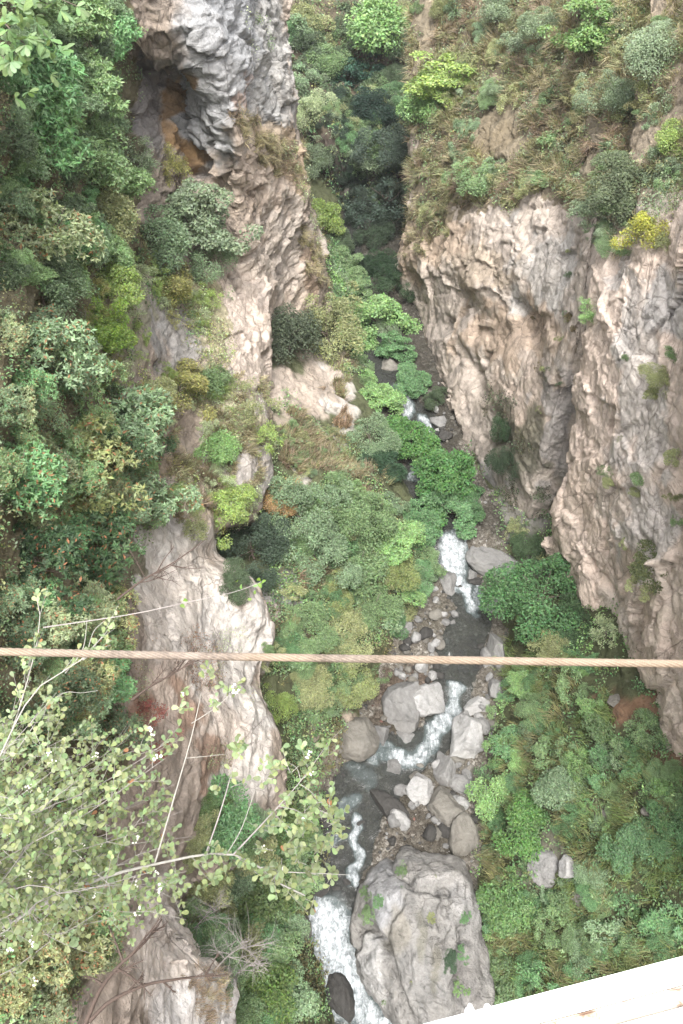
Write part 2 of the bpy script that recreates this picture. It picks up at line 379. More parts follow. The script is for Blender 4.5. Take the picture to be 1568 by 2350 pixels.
# water sheet
FOAM = [([(1042, 1246), (1036, 1285), (1034, 1318)], 32, 1.05), ([(1040, 1318), (1052, 1338), (1066, 1352), (1084, 1395)], 17, 1.1), ([(1095, 1345), (1100, 1392)], 12, .8),
        ([(1045, 1580), (1040, 1610), (1028, 1648), (1000, 1665)], 21, .95), ([(1010, 1665), (1000, 1700), (960, 1738), (915, 1742)], 21, .9), ([(915, 1742), (870, 1722), (850, 1740)], 18, .6),
        ([(815, 1880), (822, 1950), (812, 2030)], 13, .95), ([(780, 1860), (812, 1835)], 18, .5), ([(745, 1935), (790, 1925)], 16, .6), ([(810, 1760), (850, 1790)], 20, .35),
        ([(745, 2112), (754, 2165), (770, 2215), (798, 2275)], 60, 1.1), ([(800, 2275), (830, 2310), (880, 2360)], 42, 1.0), ([(712, 2110), (740, 2100)], 18, .8),
        ([(922, 905), (932, 945)], 18, 1.0), ([(972, 955), (985, 1005)], 14, 1.0), ([(945, 1090), (965, 1100)], 14, .9), ([(830, 700), (825, 660)], 6, .4)]
Yw = np.r_[-20:5:20j, 5:55:560j, 55.1:125:420j, 126:200:10j]; sw = np.linspace(-.12, 1.12, 150)
Yg, sg = np.meshgrid(Yw, sw, indexing='ij'); xl, xr = xL(Yg), xR(Yg)
Pw = np.stack([xl + sg * (xr - xl), Yg, zr(Yg)], -1); wx, wy, _ = proj(Pw)
foam = np.zeros(wx.shape)
Pf = Pw * np.array([1, 1, 0]); jx = fbm(Pf * .9, 3, 2) * 12; jy = fbm(Pf * .9 + 7, 3, 3) * 12
for pts, w, a in FOAM:
    q, _, _ = polyd(wx + jx, wy + jy, pts); foam = np.maximum(foam, a * sstep(1.5, .35, q / w))
Pw[..., 2] += .05 * fbm(Pf * 1.3, 3, 4) + foam * (.10 + .16 * fbm(Pf * 2.2, 4, 6))
water = mesh_np('stream_water', Pw.reshape(-1, 3), grid_faces(*wx.shape), M['water'], np.repeat(foam.reshape(-1, 1), 3, 1), cname='foam')
tag(water, kind='structure'); PATCH['stream_water'] = dict(P=Pw, N=None, px=wx, py=wy, d=None)

# --- right bank scree slope (height field)
SOIL = (.17, .135, .10); BROWN = (.19, .115, .075); GREENSOIL = (.085, .095, .05)
Yt = np.linspace(-22, 60, 420); st = np.linspace(-.8, 40, 300)
Yg, sg = np.meshgrid(Yt, st, indexing='ij')
sl = np.interp(Yg, [-22, 30, 40, 47, 60], [1.05, 1.05, .95, .55, .35])
Pt = np.stack([xR(Yg) + sg, Yg, zr(Yg) + np.where(sg > 0, sl * (sg + .9 * (1 - np.exp(-sg / .9))), sg * 1.2)], -1)
patch('right_bank', Pt, M['slope'], GREENSOIL, [(1450, 1640, 110, 60, BROWN, .9), (1560, 1740, 60, 90, BROWN, .8), (1500, 1950, 60, 60, BROWN, .7), (1350, 2070, 60, 40, SOIL, .8), (1250, 1960, 70, 50, (.2, .19, .16), .7), (1400, 1850, 90, 60, SOIL, .6), (1120, 2100, 40, 60, (.05, .05, .045), .9), (1205, 1200, 70, 110, (.17, .165, .15), .95)],
      disp=lambda P: soil_disp(P, .8, 3) + .35 * (worley(P * .55, 6)[2] - .5))

# --- left bank slope below the ribs (height field)
Yt = np.r_[-22:5:30j, 5:112:560j]; st = np.linspace(-.8, 34, 300)
Yg, sg = np.meshgrid(Yt, st, indexing='ij')
sl = np.interp(Yg, [-22, 20, 30, 40, 60, 112], [1.2, 1.2, 1.0, .66, .60, .7]); cap = np.interp(Yg, [30, 45, 55, 112], [7, 14, 12, 9])
Pl = np.stack([xL(Yg) - sg, Yg, zr(Yg) + np.where(sg > 0, sl * (np.minimum(sg, cap) + .3 * np.maximum(sg - cap, 0)) + 1.3 * (1 - np.exp(-sg / .5)), sg * 1.2)], -1)
PINK = (.50, .425, .37); GREY = (.33, .325, .315); PALE = (.54, .51, .475); TAN = (.33, .28, .235)
patch('left_bank', Pl, M['slope'], GREENSOIL, [(700, 900, 110, 90, (.42, .36, .31), .9), (790, 930, 40, 90, PALE, .7), (760, 1830, 40, 130, TAN, .95), (800, 1680, 70, 40, TAN, .9), (640, 1360, 70, 60, GREY, .9), (590, 1420, 60, 60, PINK, .8), (690, 1100, 40, 30, PALE, .7), (760, 1230, 40, 40, SOIL, .6), (730, 1300, 40, 50, TAN, .7), (880, 1420, 60, 30, SOIL, .8), (860, 1590, 40, 40, (.16, .09, .06), .9), (930, 1440, 40, 25, GREY, .8)],
      disp=lambda P: soil_disp(P, .6, 13) + .7 * rock_disp(P, .5, .8, 17))

# --- right: middle overhanging wall with its planted shoulder, seven sections along the gorge
h = lambda *p: np.array(p, float)
Y = W
colR = [
    [h(14, 125, -2), h(15, 124, 6), h(16, 122, 12), h(17, 124, 20), h(18, 126, 28), h(20, 132, 34), h(24, 150, 44)],
    [Y(925, 640, 91) + h(3, 0, -4), Y(925, 640, 91) + h(2.6, 0, -.6), Y(925, 640, 91) + h(.9, 0, .5), Y(925, 632, 91.0) + h(0, 0, .6), Y(918, 585, 91), Y(938, 450, 93), Y(946, 350, 96), Y(936, 220, 102), Y(948, 100, 108), Y(960, 0, 114), Y(980, -200, 124)],
    [Y(960, 735, 82) + h(3, 0, -4), Y(960, 735, 82) + h(2.6, 0, -.6), Y(960, 735, 82) + h(.9, 0, .5), Y(960, 727, 82.0) + h(0, 0, .6), Y(974, 650, 82), Y(985, 612, 80), Y(1020, 480, 82), Y(1040, 330, 88), Y(1050, 200, 95), Y(1060, 80, 102), Y(1070, 0, 106), Y(1090, -200, 114)],
    [Y(1010, 865, 71.5) + h(3, 0, -4), Y(1010, 865, 71.5) + h(2.6, 0, -.6), Y(1010, 865, 71.5) + h(.9, 0, .5), Y(1010, 857, 71.5) + h(0, 0, .6), Y(1050, 760, 70.5), Y(1090, 690, 70.3), Y(1095, 650, 68.5), Y(1120, 520, 71), Y(1150, 380, 77), Y(1170, 250, 84), Y(1185, 100, 91), Y(1190, 0, 96), Y(1210, -200, 106)],
    [Y(1075, 1015, 61) + h(3, 0, -4), Y(1075, 1015, 61) + h(2.6, 0, -.6), Y(1075, 1015, 61) + h(.9, 0, .5), Y(1075, 1007, 61.0) + h(0, 0, .6), Y(1130, 880, 60), Y(1180, 780, 59.7), Y(1220, 725, 59.5), Y(1230, 690, 57.8), Y(1260, 560, 60), Y(1280, 420, 66), Y(1300, 280, 73), Y(1310, 120, 79), Y(1320, 0, 84), Y(1340, -200, 93)],
    [Y(1178, 1245, 49.7) + h(3, 0, -4), Y(1178, 1245, 49.7) + h(2.6, 0, -.6), Y(1178, 1245, 49.7) + h(.9, 0, .5), Y(1178, 1237, 49.7) + h(0, 0, .6), Y(1215, 1080, 50), Y(1260, 930, 50), Y(1300, 800, 50.5), Y(1330, 690, 51), Y(1350, 560, 53), Y(1380, 420, 57), Y(1420, 280, 62), Y(1440, 120, 67), Y(1450, 0, 71), Y(1480, -200, 79)],
    [Y(1300, 1330, 47.5) + h(0, 0, -4), Y(1290, 1245, 48), Y(1330, 1080, 48), Y(1365, 930, 48.5), Y(1385, 800, 49), Y(1400, 690, 49.8), Y(1415, 560, 52), Y(1450, 420, 56), Y(1490, 280, 61), Y(1510, 120, 66), Y(1520, 0, 70), Y(1550, -200, 78)],
    [h(34, 36, -2), h(34, 36, 10), h(34, 37, 22), h(34, 38, 32), h(36, 42, 40), h(40, 52, 46), h(44, 60, 52), h(48, 70, 60)],
]
MID = (.45, .395, .345); WARM = (.42, .335, .26)
VEG = (.15, .125, .075)
LIP = [(915, 585), (960, 612), (1000, 640), (1050, 652), (1100, 668), (1150, 684), (1225, 718), (1275, 728)]
patch('right_middle_cliff', loft(colR, 430, 520), M['cliff'], MID,
      [(1000, 560, 90, 60, WARM, .9), (1100, 610, 90, 40, (.42, .355, .285), .9), (1250, 620, 70, 110, (.44, .42, .395), .9), (1180, 760, 130, 60, (.43, .34, .265), .8), (1220, 900, 90, 90, (.43, .36, .305), .9), (1290, 980, 40, 180, (.33, .31, .295), .8), (1020, 780, 50, 90, (.34, .30, .265), .8),
       (1140, 300, 60, 60, (.36, .30, .25), .9), (1140, 1080, 60, 130, (.38, .335, .295), .9), (1110, 1130, 50, 70, (.31, .30, .29), .9), (1200, 1020, 60, 90, (.10, .10, .07), .8), (930, 560, 30, 90, WARM, .8), (1330, 380, 40, 160, (.40, .36, .32), .9)],
      disp=lambda P: rock_disp(P, .9, .50 + .25 * sstep(670, 600, proj(P)[1]), 21, (1, 1, .8), [((.25, .3, 1), 3.4, .30), ((.2, .2, 1), 1.3, .16 * sstep(700, 600, proj(P)[1]))], .07, .5),
      feats=[('lip', LIP[::-1][::-1], 55, 0), ('lip', [p for p in LIP], 45, 0), ('lip', LIP[::-1], 40, .45), ('crack', [(1035, 745), (1068, 800), (1085, 860), (1105, 905)], 16, 1.0), ('crack', [(1118, 815), (1100, 860)], 8, .8), ('crack', [(1140, 955), (1165, 1010)], 18, .7),
             ('bump', 1048, 780, 26, 22, .8), ('bump', 1180, 730, 16, 20, .8), ('crack', [(1285, 870), (1255, 960)], 8, .6)],
      poly=[([(950, 0), (1568, -300), (1600, 300), (1440, 360), (1360, 480), (1290, 470), (1230, 420), (1180, 470), (1060, 470), (960, 570), (935, 480), (950, 330), (930, 200)], VEG, .8)])

# --- right: near pale face
colN = [
    [h(27, 43, 4), h(26.5, 44, 14), h(26, 46, 24), h(25, 48, 32), h(25, 53, 38), h(27, 60, 43), h(30, 72, 52)],
    [Y(1330, 1400, 43) + h(.8, 2.5, -2), Y(1280, 1290, 43) + h(.5, 2, -1), Y(1275, 1235, 44), Y(1288, 1150, 44.5), Y(1312, 1090, 45.2), Y(1332, 950, 46.8), Y(1350, 800, 47.8), Y(1370, 650, 49.3), Y(1388, 560, 50), Y(1430, 420, 54), Y(1470, 280, 58), Y(1490, 120, 63), Y(1500, 0, 66), Y(1520, -200, 72)],
    [Y(1330, 1400, 38) + h(.5, .5, -3), Y(1318, 1330, 38.5), Y(1330, 1230, 40), Y(1350, 1100, 41), Y(1375, 950, 42.8), Y(1400, 800, 44), Y(1415, 650, 46), Y(1430, 550, 48), Y(1455, 420, 51), Y(1490, 270, 56), Y(1505, 120, 61), Y(1515, 0, 64), Y(1530, -200, 70)],
    [Y(1405, 1580, 32.5) + h(.5, .5, -3), Y(1390, 1530, 33), Y(1400, 1350, 35.5), Y(1420, 1150, 37.5), Y(1440, 950, 40), Y(1450, 800, 42), Y(1460, 650, 44), Y(1470, 520, 46), Y(1500, 400, 50), Y(1525, 250, 55), Y(1540, 100, 60), Y(1550, 0, 63), Y(1565, -200, 69)],
    [Y(1480, 1660, 27) + h(.5, .5, -3), Y(1475, 1630, 27.5), Y(1480, 1450, 30), Y(1490, 1250, 32.5), Y(1500, 1050, 36.5), Y(1510, 900, 38.5), Y(1515, 750, 40.5), Y(1520, 620, 43), Y(1530, 500, 45), Y(1550, 390, 48), Y(1575, 250, 53), Y(1590, 100, 57), Y(1600, 0, 60), Y(1620, -200, 66)],
    [Y(1568, 1790, 21) + h(.5, .5, -3), Y(1568, 1735, 21.5), Y(1568, 1500, 25), Y(1568, 1220, 30), Y(1568, 1000, 34), Y(1568, 800, 38), Y(1568, 650, 40.5), Y(1568, 520, 43), Y(1595, 400, 46), Y(1620, 250, 50), Y(1640, 100, 54), Y(1650, 0, 57), Y(1670, -200, 62)],
    [Y(1800, 2150, 10) + h(1, 0, -4), Y(1800, 2100, 10), Y(1800, 1700, 15), Y(1800, 1300, 20), Y(1800, 1000, 24), Y(1800, 800, 28), Y(1800, 650, 31), Y(1800, 500, 34), Y(1800, 300, 39), Y(1800, 100, 44), Y(1800, -200, 52)],
    [h(24, -8, 12), h(24, -8, 24), h(24, -8, 34), h(25, -6, 44), h(28, -4, 54), h(34, 0, 62), h(42, 6, 72)],
    [h(20, -34, 4), h(20, -34, 24), h(20, -34, 34), h(22, -34, 46), h(26, -34, 56), h(32, -34, 64), h(42, -30, 74)],
    [h(18, -75, -4), h(18, -75, 24), h(18, -75, 34), h(20, -75, 46), h(24, -75, 56), h(30, -75, 64), h(42, -75, 74)],
]
PK = (.64, .535, .46); PG = (.58, .55, .52)
patch('right_near_cliff', loft(colN, 520, 430), M['cliff'], PK,
      [(1480, 900, 70, 200, PG, .8), (1400, 1150, 40, 120, (.64, .57, .51), .8), (1540, 700, 60, 90, (.47, .46, .45), .8), (1500, 1200, 60, 110, (.58, .55, .52), .8), (1400, 1420, 70, 80, (.64, .56, .49), .9), (1540, 1380, 40, 120, (.60, .52, .44), .8), (1540, 1600, 60, 80, (.68, .59, .50), .8), (1470, 440, 80, 60, (.42, .38, .33), .7), (1440, 700, 25, 120, (.45, .43, .41), .7)],
      disp=lambda P: rock_disp(P, .9, .60, 41, (1.1, 1.0, .7), [((.75, .25, .75), 3.0, .35), ((.7, .3, .8), 1.15, .20 * sstep(900, 1300, proj(P)[1]))], .10, .5), feats=[('lip', [(1568, 1275), (1520, 1300), (1480, 1390), (1470, 1440)], 40, .9), ('crack', [(1490, 1250), (1455, 1330)], 16, .7), ('crack', [(1350, 1290), (1420, 1400), (1490, 1490)], 9, .5)],
      poly=[([(1400, -300), (1900, -300), (1900, 330), (1568, 420), (1450, 470), (1400, 560), (1370, 480), (1420, 360), (1380, 200)], VEG, .75)])

# --- left main rib: sections from far to near; each starts hidden behind the skyline of the rib
def colL(sil, *rest, drop=10.0, back=1.6):
    s = Y(*sil); r = [Y(*p) for p in rest]
    return [s + h(-1.2, back + 1.2, -drop - 4), s + h(-.5, back * .7, -drop * .45), s + h(-.1, back * .2, -.8), s] + r
colM = [
    [h(-12, 118, -2), h(-13, 117, 8), h(-13, 116, 20), h(-14, 116, 34), h(-16, 118, 46), h(-20, 124, 62)],
    [h(-4, 95, 2), h(-5, 93, 10), h(-7, 93, 22), h(-9, 94, 34), h(-12, 97, 46), h(-16, 102, 62)],
    colL((762, 690, 83), (748, 600, 82.5), (716, 480, 82), (700, 400, 82.5), (682, 300, 83), (674, 200, 84), (667, 100, 86), (657, 0, 88), (645, -200, 93), drop=5),
    [Y(745, 760, 76) + h(-.5, 1, -4), Y(740, 740, 76), Y(728, 650, 76.5), Y(705, 520, 77), Y(678, 400, 77), Y(655, 300, 77.5), Y(640, 200, 78.5), Y(625, 100, 80), Y(612, 0, 82), Y(600, -200, 86)],
    [Y(640, 900, 62) + h(-.5, 1, -6), Y(640, 870, 63), Y(630, 760, 66), Y(622, 650, 68.5), Y(610, 520, 69), Y(595, 400, 69), Y(582, 300, 69.5), Y(572, 200, 70.5), Y(562, 100, 72), Y(552, 0, 74), Y(540, -200, 78)],
    [Y(625, 980, 53) + h(-.6, 1.5, -10), Y(622, 950, 53.5), Y(612, 850, 57), Y(600, 740, 60.5), Y(585, 640, 63.5), Y(560, 520, 64), Y(548, 400, 63.5), Y(545, 320, 62), Y(530, 230, 62), Y(512, 140, 62.5), Y(490, 50, 63), Y(470, -200, 66)],
    [Y(628, 1040, 48.5) + h(-.6, 1.5, -10), Y(622, 1020, 49), Y(590, 900, 52.5), Y(550, 800, 55.5), Y(520, 700, 58.5), Y(505, 600, 62), Y(490, 500, 63.5), Y(470, 400, 65), Y(445, 300, 66.5), Y(420, 200, 67.5), Y(400, 130, 66), Y(385, 60, 62), Y(370, -200, 63)],
    colL((592, 1150, 42.5), (565, 1010, 46), (520, 900, 49.5), (470, 760, 54), (430, 640, 57), (400, 520, 59.5), (385, 400, 61.5), (370, 300, 63), (350, 220, 64.5), (330, 140, 65), (300, 60, 61), (280, -200, 60), drop=6),
    colL((500, 1225, 37.5), (450, 1110, 41), (415, 980, 45), (375, 840, 47.5), (340, 710, 50.5), (310, 590, 53), (290, 480, 55), (275, 380, 57), (260, 280, 58), (240, 180, 58), (215, 80, 57), (180, -200, 57), drop=6),
    colL((608, 1440, 30.5), (520, 1320, 32), (440, 1190, 35.5), (375, 1040, 38), (320, 900, 40), (280, 760, 42), (250, 640, 44), (230, 520, 46), (210, 420, 48), (190, 320, 49), (170, 200, 49.5), (140, 80, 49.5), (110, -200, 50), drop=8),
    colL((600, 1560, 27), (500, 1450, 28), (400, 1320, 29), (320, 1200, 30.5), (240, 1050, 32), (180, 900, 33.5), (140, 760, 35), (110, 640, 36.5), (80, 520, 38), (60, 400, 39), (40, 300, 40), (20, 150, 41), (0, -200, 42), drop=8),
    colL((650, 1790, 20.5), (520, 1640, 22.5), (400, 1500, 23), (300, 1380, 23.5), (200, 1250, 24.5), (120, 1120, 25), (60, 1000, 26), (20, 850, 27), (-20, 700, 28), (-60, 550, 29), (-90, 400, 30), (-120, 250, 31), (-150, -200, 33), drop=8),
    colL((545, 1960, 16), (430, 1840, 16.4), (320, 1710, 16.8), (220, 1590, 17.2), (120, 1480, 17.6), (40, 1350, 18), (-40, 1200, 18.6), (-120, 1050, 19.4), (-200, 850, 20.4), (-300, 600, 22), (-400, 200, 25), drop=10),
    colL((372, 2055, 12), (300, 1990, 12), (200, 1910, 12), (100, 1800, 12.2), (0, 1690, 12.4), (-100, 1550, 12.8), (-220, 1400, 13.2), (-420, 1300, 14), (-900, 1200, 15), drop=12),
    colL((432, 2180, 9), (350, 2130, 9), (250, 2060, 9), (150, 1980, 9), (50, 1900, 9), (-60, 1800, 9.1), (-200, 1680, 9.4), (-420, 1600, 10), (-1000, 1500, 11), drop=14),
    colL((505, 2365, 6.4), (410, 2310, 6.4), (300, 2240, 6.3), (190, 2170, 6.2), (60, 2090, 6), (-80, 2000, 5.8), (-250, 1880, 5.8), (-500, 1820, 6.2), (-1100, 1780, 7), drop=14),
    [h(-5, -10, -2), h(-6, -10, 14), h(-7, -9, 24), h(-8, -8, 34), h(-11, -8, 42), h(-18, -8, 47), h(-32, -8, 52)],
    [h(-5, -36, -4), h(-6, -36, 14), h(-7, -36, 24), h(-10, -36, 34), h(-15, -36, 42), h(-24, -36, 50), h(-40, -36, 56)],
    [h(-5, -75, -6), h(-6, -75, 14), h(-7, -75, 24), h(-10, -75, 34), h(-15, -75, 42), h(-24, -75, 50), h(-40, -75, 56)],
]
LG = (.335, .34, .345)
OCH = (.27, .175, .09)
patch('left_cliff', loft(colM, 470, 620), M['cliff'], TAN,
      [(540, 180, 150, 260, LG, 1), (630, 180, 60, 240, (.35, .345, .33), .9), (600, 400, 100, 130, (.45, .37, .30), .9), (552, 215, 14, 60, (.30, .19, .13), .6), (422, 250, 26, 115, OCH, .9), (345, 250, 52, 130, (.20, .19, .185), .95), (390, 130, 40, 50, (.20, .18, .16), .8), (440, 350, 26, 60, OCH, .9),
       (560, 800, 75, 190, (.52, .445, .385), 1), (560, 600, 80, 70, (.52, .45, .385), 1), (640, 560, 60, 110, (.45, .40, .35), .8), (690, 600, 40, 120, (.50, .44, .385), .8), (730, 640, 26, 60, (.28, .20, .14), .7), (665, 700, 60, 50, (.42, .35, .29), .7),
       (590, 940, 40, 60, (.50, .46, .42), .9), (400, 780, 90, 80, GREY, .8), (330, 720, 40, 70, GREY, .7), (480, 980, 50, 110, (.47, .45, .42), .75), (560, 1060, 50, 90, (.44, .42, .40), .8),
       (380, 1250, 110, 140, PALE, 1), (440, 1380, 110, 140, (.58, .53, .48), 1), (520, 1500, 100, 150, PALE, .95), (560, 1700, 80, 160, PALE, 1), (500, 1640, 60, 100, (.54, .47, .41), .8), (380, 1600, 70, 90, (.50, .42, .36), .9), (310, 1650, 40, 70, (.30, .19, .14), .9), (400, 2180, 110, 170, (.70, .64, .585), 1), (460, 2320, 90, 100, (.72, .70, .68), 1), (420, 1640, 40, 60, (.33, .22, .16), .8), (460, 1760, 30, 60, (.33, .22, .16), .7), (600, 1320, 40, 60, PINK, .8)],
      disp=lambda P: rock_disp(P, .85, .85 - .35 * sstep(560, 700, proj(P)[1]), 61, (1, 1, 1.5), [((.35, -.1, 1), 2.6, .55), ((.3, -.1, 1), 1.1, .28 * sstep(700, 500, proj(P)[1]))], .06, .6),
      feats=[('lip', [(300, 60), (350, 130), (410, 160), (445, 210), (455, 260), (470, 330), (500, 380), (545, 372)], 70, 0.0), ('lip', [(545, 376), (500, 382), (470, 330), (452, 260), (440, 205), (405, 155), (345, 122), (290, 60)], 60, 1.6),
             ('crack', [(325, 150), (360, 195), (390, 250), (420, 315), (450, 385), (470, 400)], 9, 1.6), ('crack', [(520, 645), (548, 690), (575, 730), (590, 785)], 6, 1.1), ('crack', [(600, 820), (625, 930)], 8, .8), ('lip', [(500, 640), (580, 655), (640, 650)], 40, .5), ('crack', [(340, 230), (365, 255)], 3, .3),
             ('bump', 500, 1260, 50, 50, -1.2), ('crack', [(520, 70), (560, 110)], 5, .5), ('crack', [(615, 40), (630, 180), (650, 260)], 6, .7)],
      poly=[([(-500, -300), (285, -300), (285, 60), (310, 150), (300, 260), (330, 480), (400, 580), (330, 640), (200, 640), (180, 860), (330, 960), (370, 1100), (370, 1150), (330, 1290), (290, 1420), (270, 1600), (280, 1730), (200, 1900), (240, 2060), (180, 2350), (-500, 2350)], (.13, .12, .065), .85),
            ([(430, 640), (500, 690), (500, 860), (440, 800)], (.30, .28, .17), .8), ([(330, 880), (420, 850), (600, 940), (600, 990), (500, 1010), (400, 960)], (.46, .42, .30), .85), ([(390, 1060), (450, 1050), (560, 1140), (480, 1225), (400, 1180)], (.42, .35, .26), .8), ([(200, 640), (330, 640), (340, 720), (300, 860), (180, 860)], (.30, .29, .20), .7),
            ([(560, 260), (690, 330), (720, 420), (650, 420), (560, 330)], (.40, .31, .21), .7)])

# --- hillside that closes the gorge upstream
colF = [
    [h(-18, 118, 2), h(-19, 122, 14), h(-20, 128, 26), h(-22, 134, 38), h(-26, 142, 52), h(-30, 160, 72)],
    [Y(690, 480, 116) + h(0, -1, -4), Y(690, 400, 118), Y(680, 300, 121), Y(672, 200, 125), Y(665, 100, 130), Y(655, 0, 136), Y(640, -250, 160)],
    [Y(775, 520, 106) + h(0, 0, -4), Y(765, 400, 107), Y(745, 300, 112), Y(740, 200, 126), Y(740, 100, 133), Y(740, 0, 141), Y(740, -250, 168)],
    [Y(810, 520, 108) + h(0, 0, -4), Y(810, 400, 109), Y(812, 310, 113), Y(815, 200, 130), Y(820, 100, 137), Y(825, 0, 145), Y(830, -250, 172)],
    [Y(850, 520, 104) + h(0, 0, -4), Y(860, 400, 106), Y(872, 300, 111), Y(885, 200, 124), Y(890, 100, 132), Y(895, 0, 140), Y(900, -250, 168)],
    [Y(940, 520, 102) + h(0, 0, -4), Y(955, 400, 105), Y(970, 300, 114), Y(975, 200, 119), Y(980, 100, 125), Y(990, 0, 132), Y(1000, -250, 158)],
    [h(22, 118, 2), h(23, 122, 14), h(24, 128, 26), h(26, 134, 38), h(30, 142, 52), h(34, 160, 72)],
]
patch('upstream_hillside', loft(colF, 240, 240), M['slope'], (.12, .10, .07), [(780, 120, 60, 60, (.2, .12, .08), .7), (830, 400, 130, 120, (.062, .05, .042), 1), (850, 80, 40, 40, (.24, .16, .11), .6)],  # dark low spot paints the throat's shade into the rock tint
      disp=lambda P: soil_disp(P, 1.2, 83) + .8 * rock_disp(P, .7, 1, 87))

# far side hills, so that the ground goes on beyond the rims
def bvh_of(names, st=2):
    V, F, o = [], [], 0
    for nme in names:
        P = PATCH[nme]['P'][::st, ::st]; n, m = P.shape[:2]
        V.append(P.reshape(-1, 3)); F.append(grid_faces(n, m) + o); o += n * m
    return BVHTree.FromPolygons(np.concatenate(V).tolist(), np.concatenate(F).tolist())
TERR = bvh_of(['riverbed', 'right_bank', 'left_bank', 'right_middle_cliff', 'right_near_cliff', 'left_cliff', 'upstream_hillside'])
CAM = Vector((0, 0, CAMZ))
def hit(px, py):
    d = Vector(ray(px, py)).normalized(); r = TERR.ray_cast(CAM, d, 400)
    return (r[0], r[1], r[3]) if r[0] is not None else (None, None, None)
# ------------------------------------------------------------------ foliage meshes (unit crowns, shared by many plants)
def leaf_quads(pos, axis, nrm, length, width, fold=.18):
    side = np.cross(nrm, axis); side /= np.linalg.norm(side, axis=-1, keepdims=True) + 1e-9
    L = length[:, None]; Wd = width[:, None]
    up = np.cross(axis, side)
    a = pos; b = pos + axis * L * .5 + side * Wd * .5 + up * Wd * fold; c = pos + axis * L; d = pos + axis * L * .5 - side * Wd * .5 + up * Wd * fold
    V = np.stack([a, b, c, d], 1).reshape(-1, 3)
    return V, np.arange(len(V)).reshape(-1, 4)
def unit(v): return v / (np.linalg.norm(v, axis=-1, keepdims=True) + 1e-9)
def crown_mesh(name, seed, n, leaf, wid=.5, nclump=26, clump=.34, shell=.8, droop=.2, layered=0.0, rosette=1, mat='leaf', low=-.35, fill=.15):
    r = np.random.default_rng(seed)
    C = []
    while len(C) < nclump:                                     # clumps spread over an uneven dome
        v = unit(r.normal(size=3))
        if v[2] < low: continue
        k = shell * (.55 + .45 * r.random() ** .5) * (1 + .22 * math.sin(3 * math.atan2(v[1], v[0]) + seed))
        C.append(v * k * np.array([1, 1, .8]))
    C = np.array(C); q = r.uniform(.7, 1.25, 3); C *= q; lob = unit(r.normal(size=(5, 3))); C *= (1 + .30 * np.sum(np.maximum(0, C @ lob.T - .35), -1) - .38 * np.maximum(0, C @ unit(r.normal(size=3))))[:, None]
    cr = clump * r.uniform(.5, 1.35, nclump)
    m = n // rosette
    p = cr ** 2; p /= p.sum(); ci = r.choice(nclump, m, p=p)
    dr = unit(r.normal(size=(m, 3)) + C[ci] * .7 + np.array([0, 0, .55]))
    rr = cr[ci] * np.where(r.random(m) < fill, r.uniform(.2, .8, m), r.uniform(.8, 1.1, m))
    off = dr * rr[:, None]; off[:, 2] *= 1 - layered
    pos = C[ci] + off
    if rosette > 1:
        ax0 = unit(dr + r.normal(size=(m, 3)) * .3 + np.array([0, 0, .3])); pos = np.repeat(pos, rosette, 0); ax0 = np.repeat(ax0, rosette, 0)
        axis = unit(ax0 * .55 + r.normal(size=pos.shape) * .75); axis[:, 2] -= droop; axis = unit(axis); nr = unit(ax0 + r.normal(size=pos.shape) * .35)
    else:
        nr = unit(dr * .7 + np.array([0, 0, .75]) + r.normal(size=dr.shape) * .45)
        axis = unit(dr + r.normal(size=dr.shape) * .9 - np.array([0, 0, droop]))
    axis = unit(axis - nr * np.sum(axis * nr, -1, keepdims=True) * .8)
    k = len(pos); s = leaf * r.uniform(.6, 1.25, k)
    V, F = leaf_quads(pos, axis, nr, s, s * wid * r.uniform(.8, 1.2, k))
    return mesh_np(name, V, F, M[mat], smooth=False, link=False)
CR = {}
def protos():
    for v in range(5):
        CR['fine', v] = crown_mesh('fine_crown', 100 + v, 11000, .060, .6, 34, .30, .82, .15)
        CR['mid', v] = crown_mesh('broad_crown', 200 + v, 6500, .092, .5, 26, .34, .8, .25)
        CR['rosette', v] = crown_mesh('rosette_crown', 300 + v, 8400, .115, .32, 30, .30, .8, .25, rosette=7)
        CR['rust', v] = crown_mesh('rosette_crown_rust', 320 + v, 8400, .110, .36, 34, .28, .84, .2, rosette=7, mat='leaf_red')
        CR['layer', v] = crown_mesh('layered_crown', 400 + v, 8500, .075, .7, 40, .26, .86, .35, layered=.55, fill=.05)
        CR['loose', v] = crown_mesh('loose_crown', 500 + v, 2600, .085, .5, 34, .22, .95, .2, low=-.7, fill=.5)
        CR['small', v] = crown_mesh('small_shrub', 600 + v, 2200, .13, .5, 17, .30, .92, .25, fill=.35)
protos()

def tube(pts, radii, sides=6):
    pts = np.array(pts, float); n = len(pts); T = unit(np.gradient(pts, axis=0))
    ref = np.array([.3, .1, 1.0]) if abs(unit(pts[-1] - pts[0])[2]) < .9 else np.array([1., .2, 0])
    A = unit(np.cross(T, ref)); B = np.cross(T, A)
    an = np.linspace(0, 2 * np.pi, sides, endpoint=False)
    V = pts[:, None] + (A[:, None] * np.cos(an)[None, :, None] + B[:, None] * np.sin(an)[None, :, None]) * np.array(radii)[:, None, None]
    V = V.reshape(-1, 3); i = np.arange(n - 1)[:, None] * sides + np.arange(sides)[None]; j = np.arange(n - 1)[:, None] * sides + (np.arange(sides)[None] + 1) % sides
    return V, np.stack([i, j, j + sides, i + sides], -1).reshape(-1, 4)
def join(parts):
    V, F, o = [], [], 0
    for v, f in parts: V.append(v); F.append(f + o); o += len(v)
    return np.concatenate(V), np.concatenate(F)
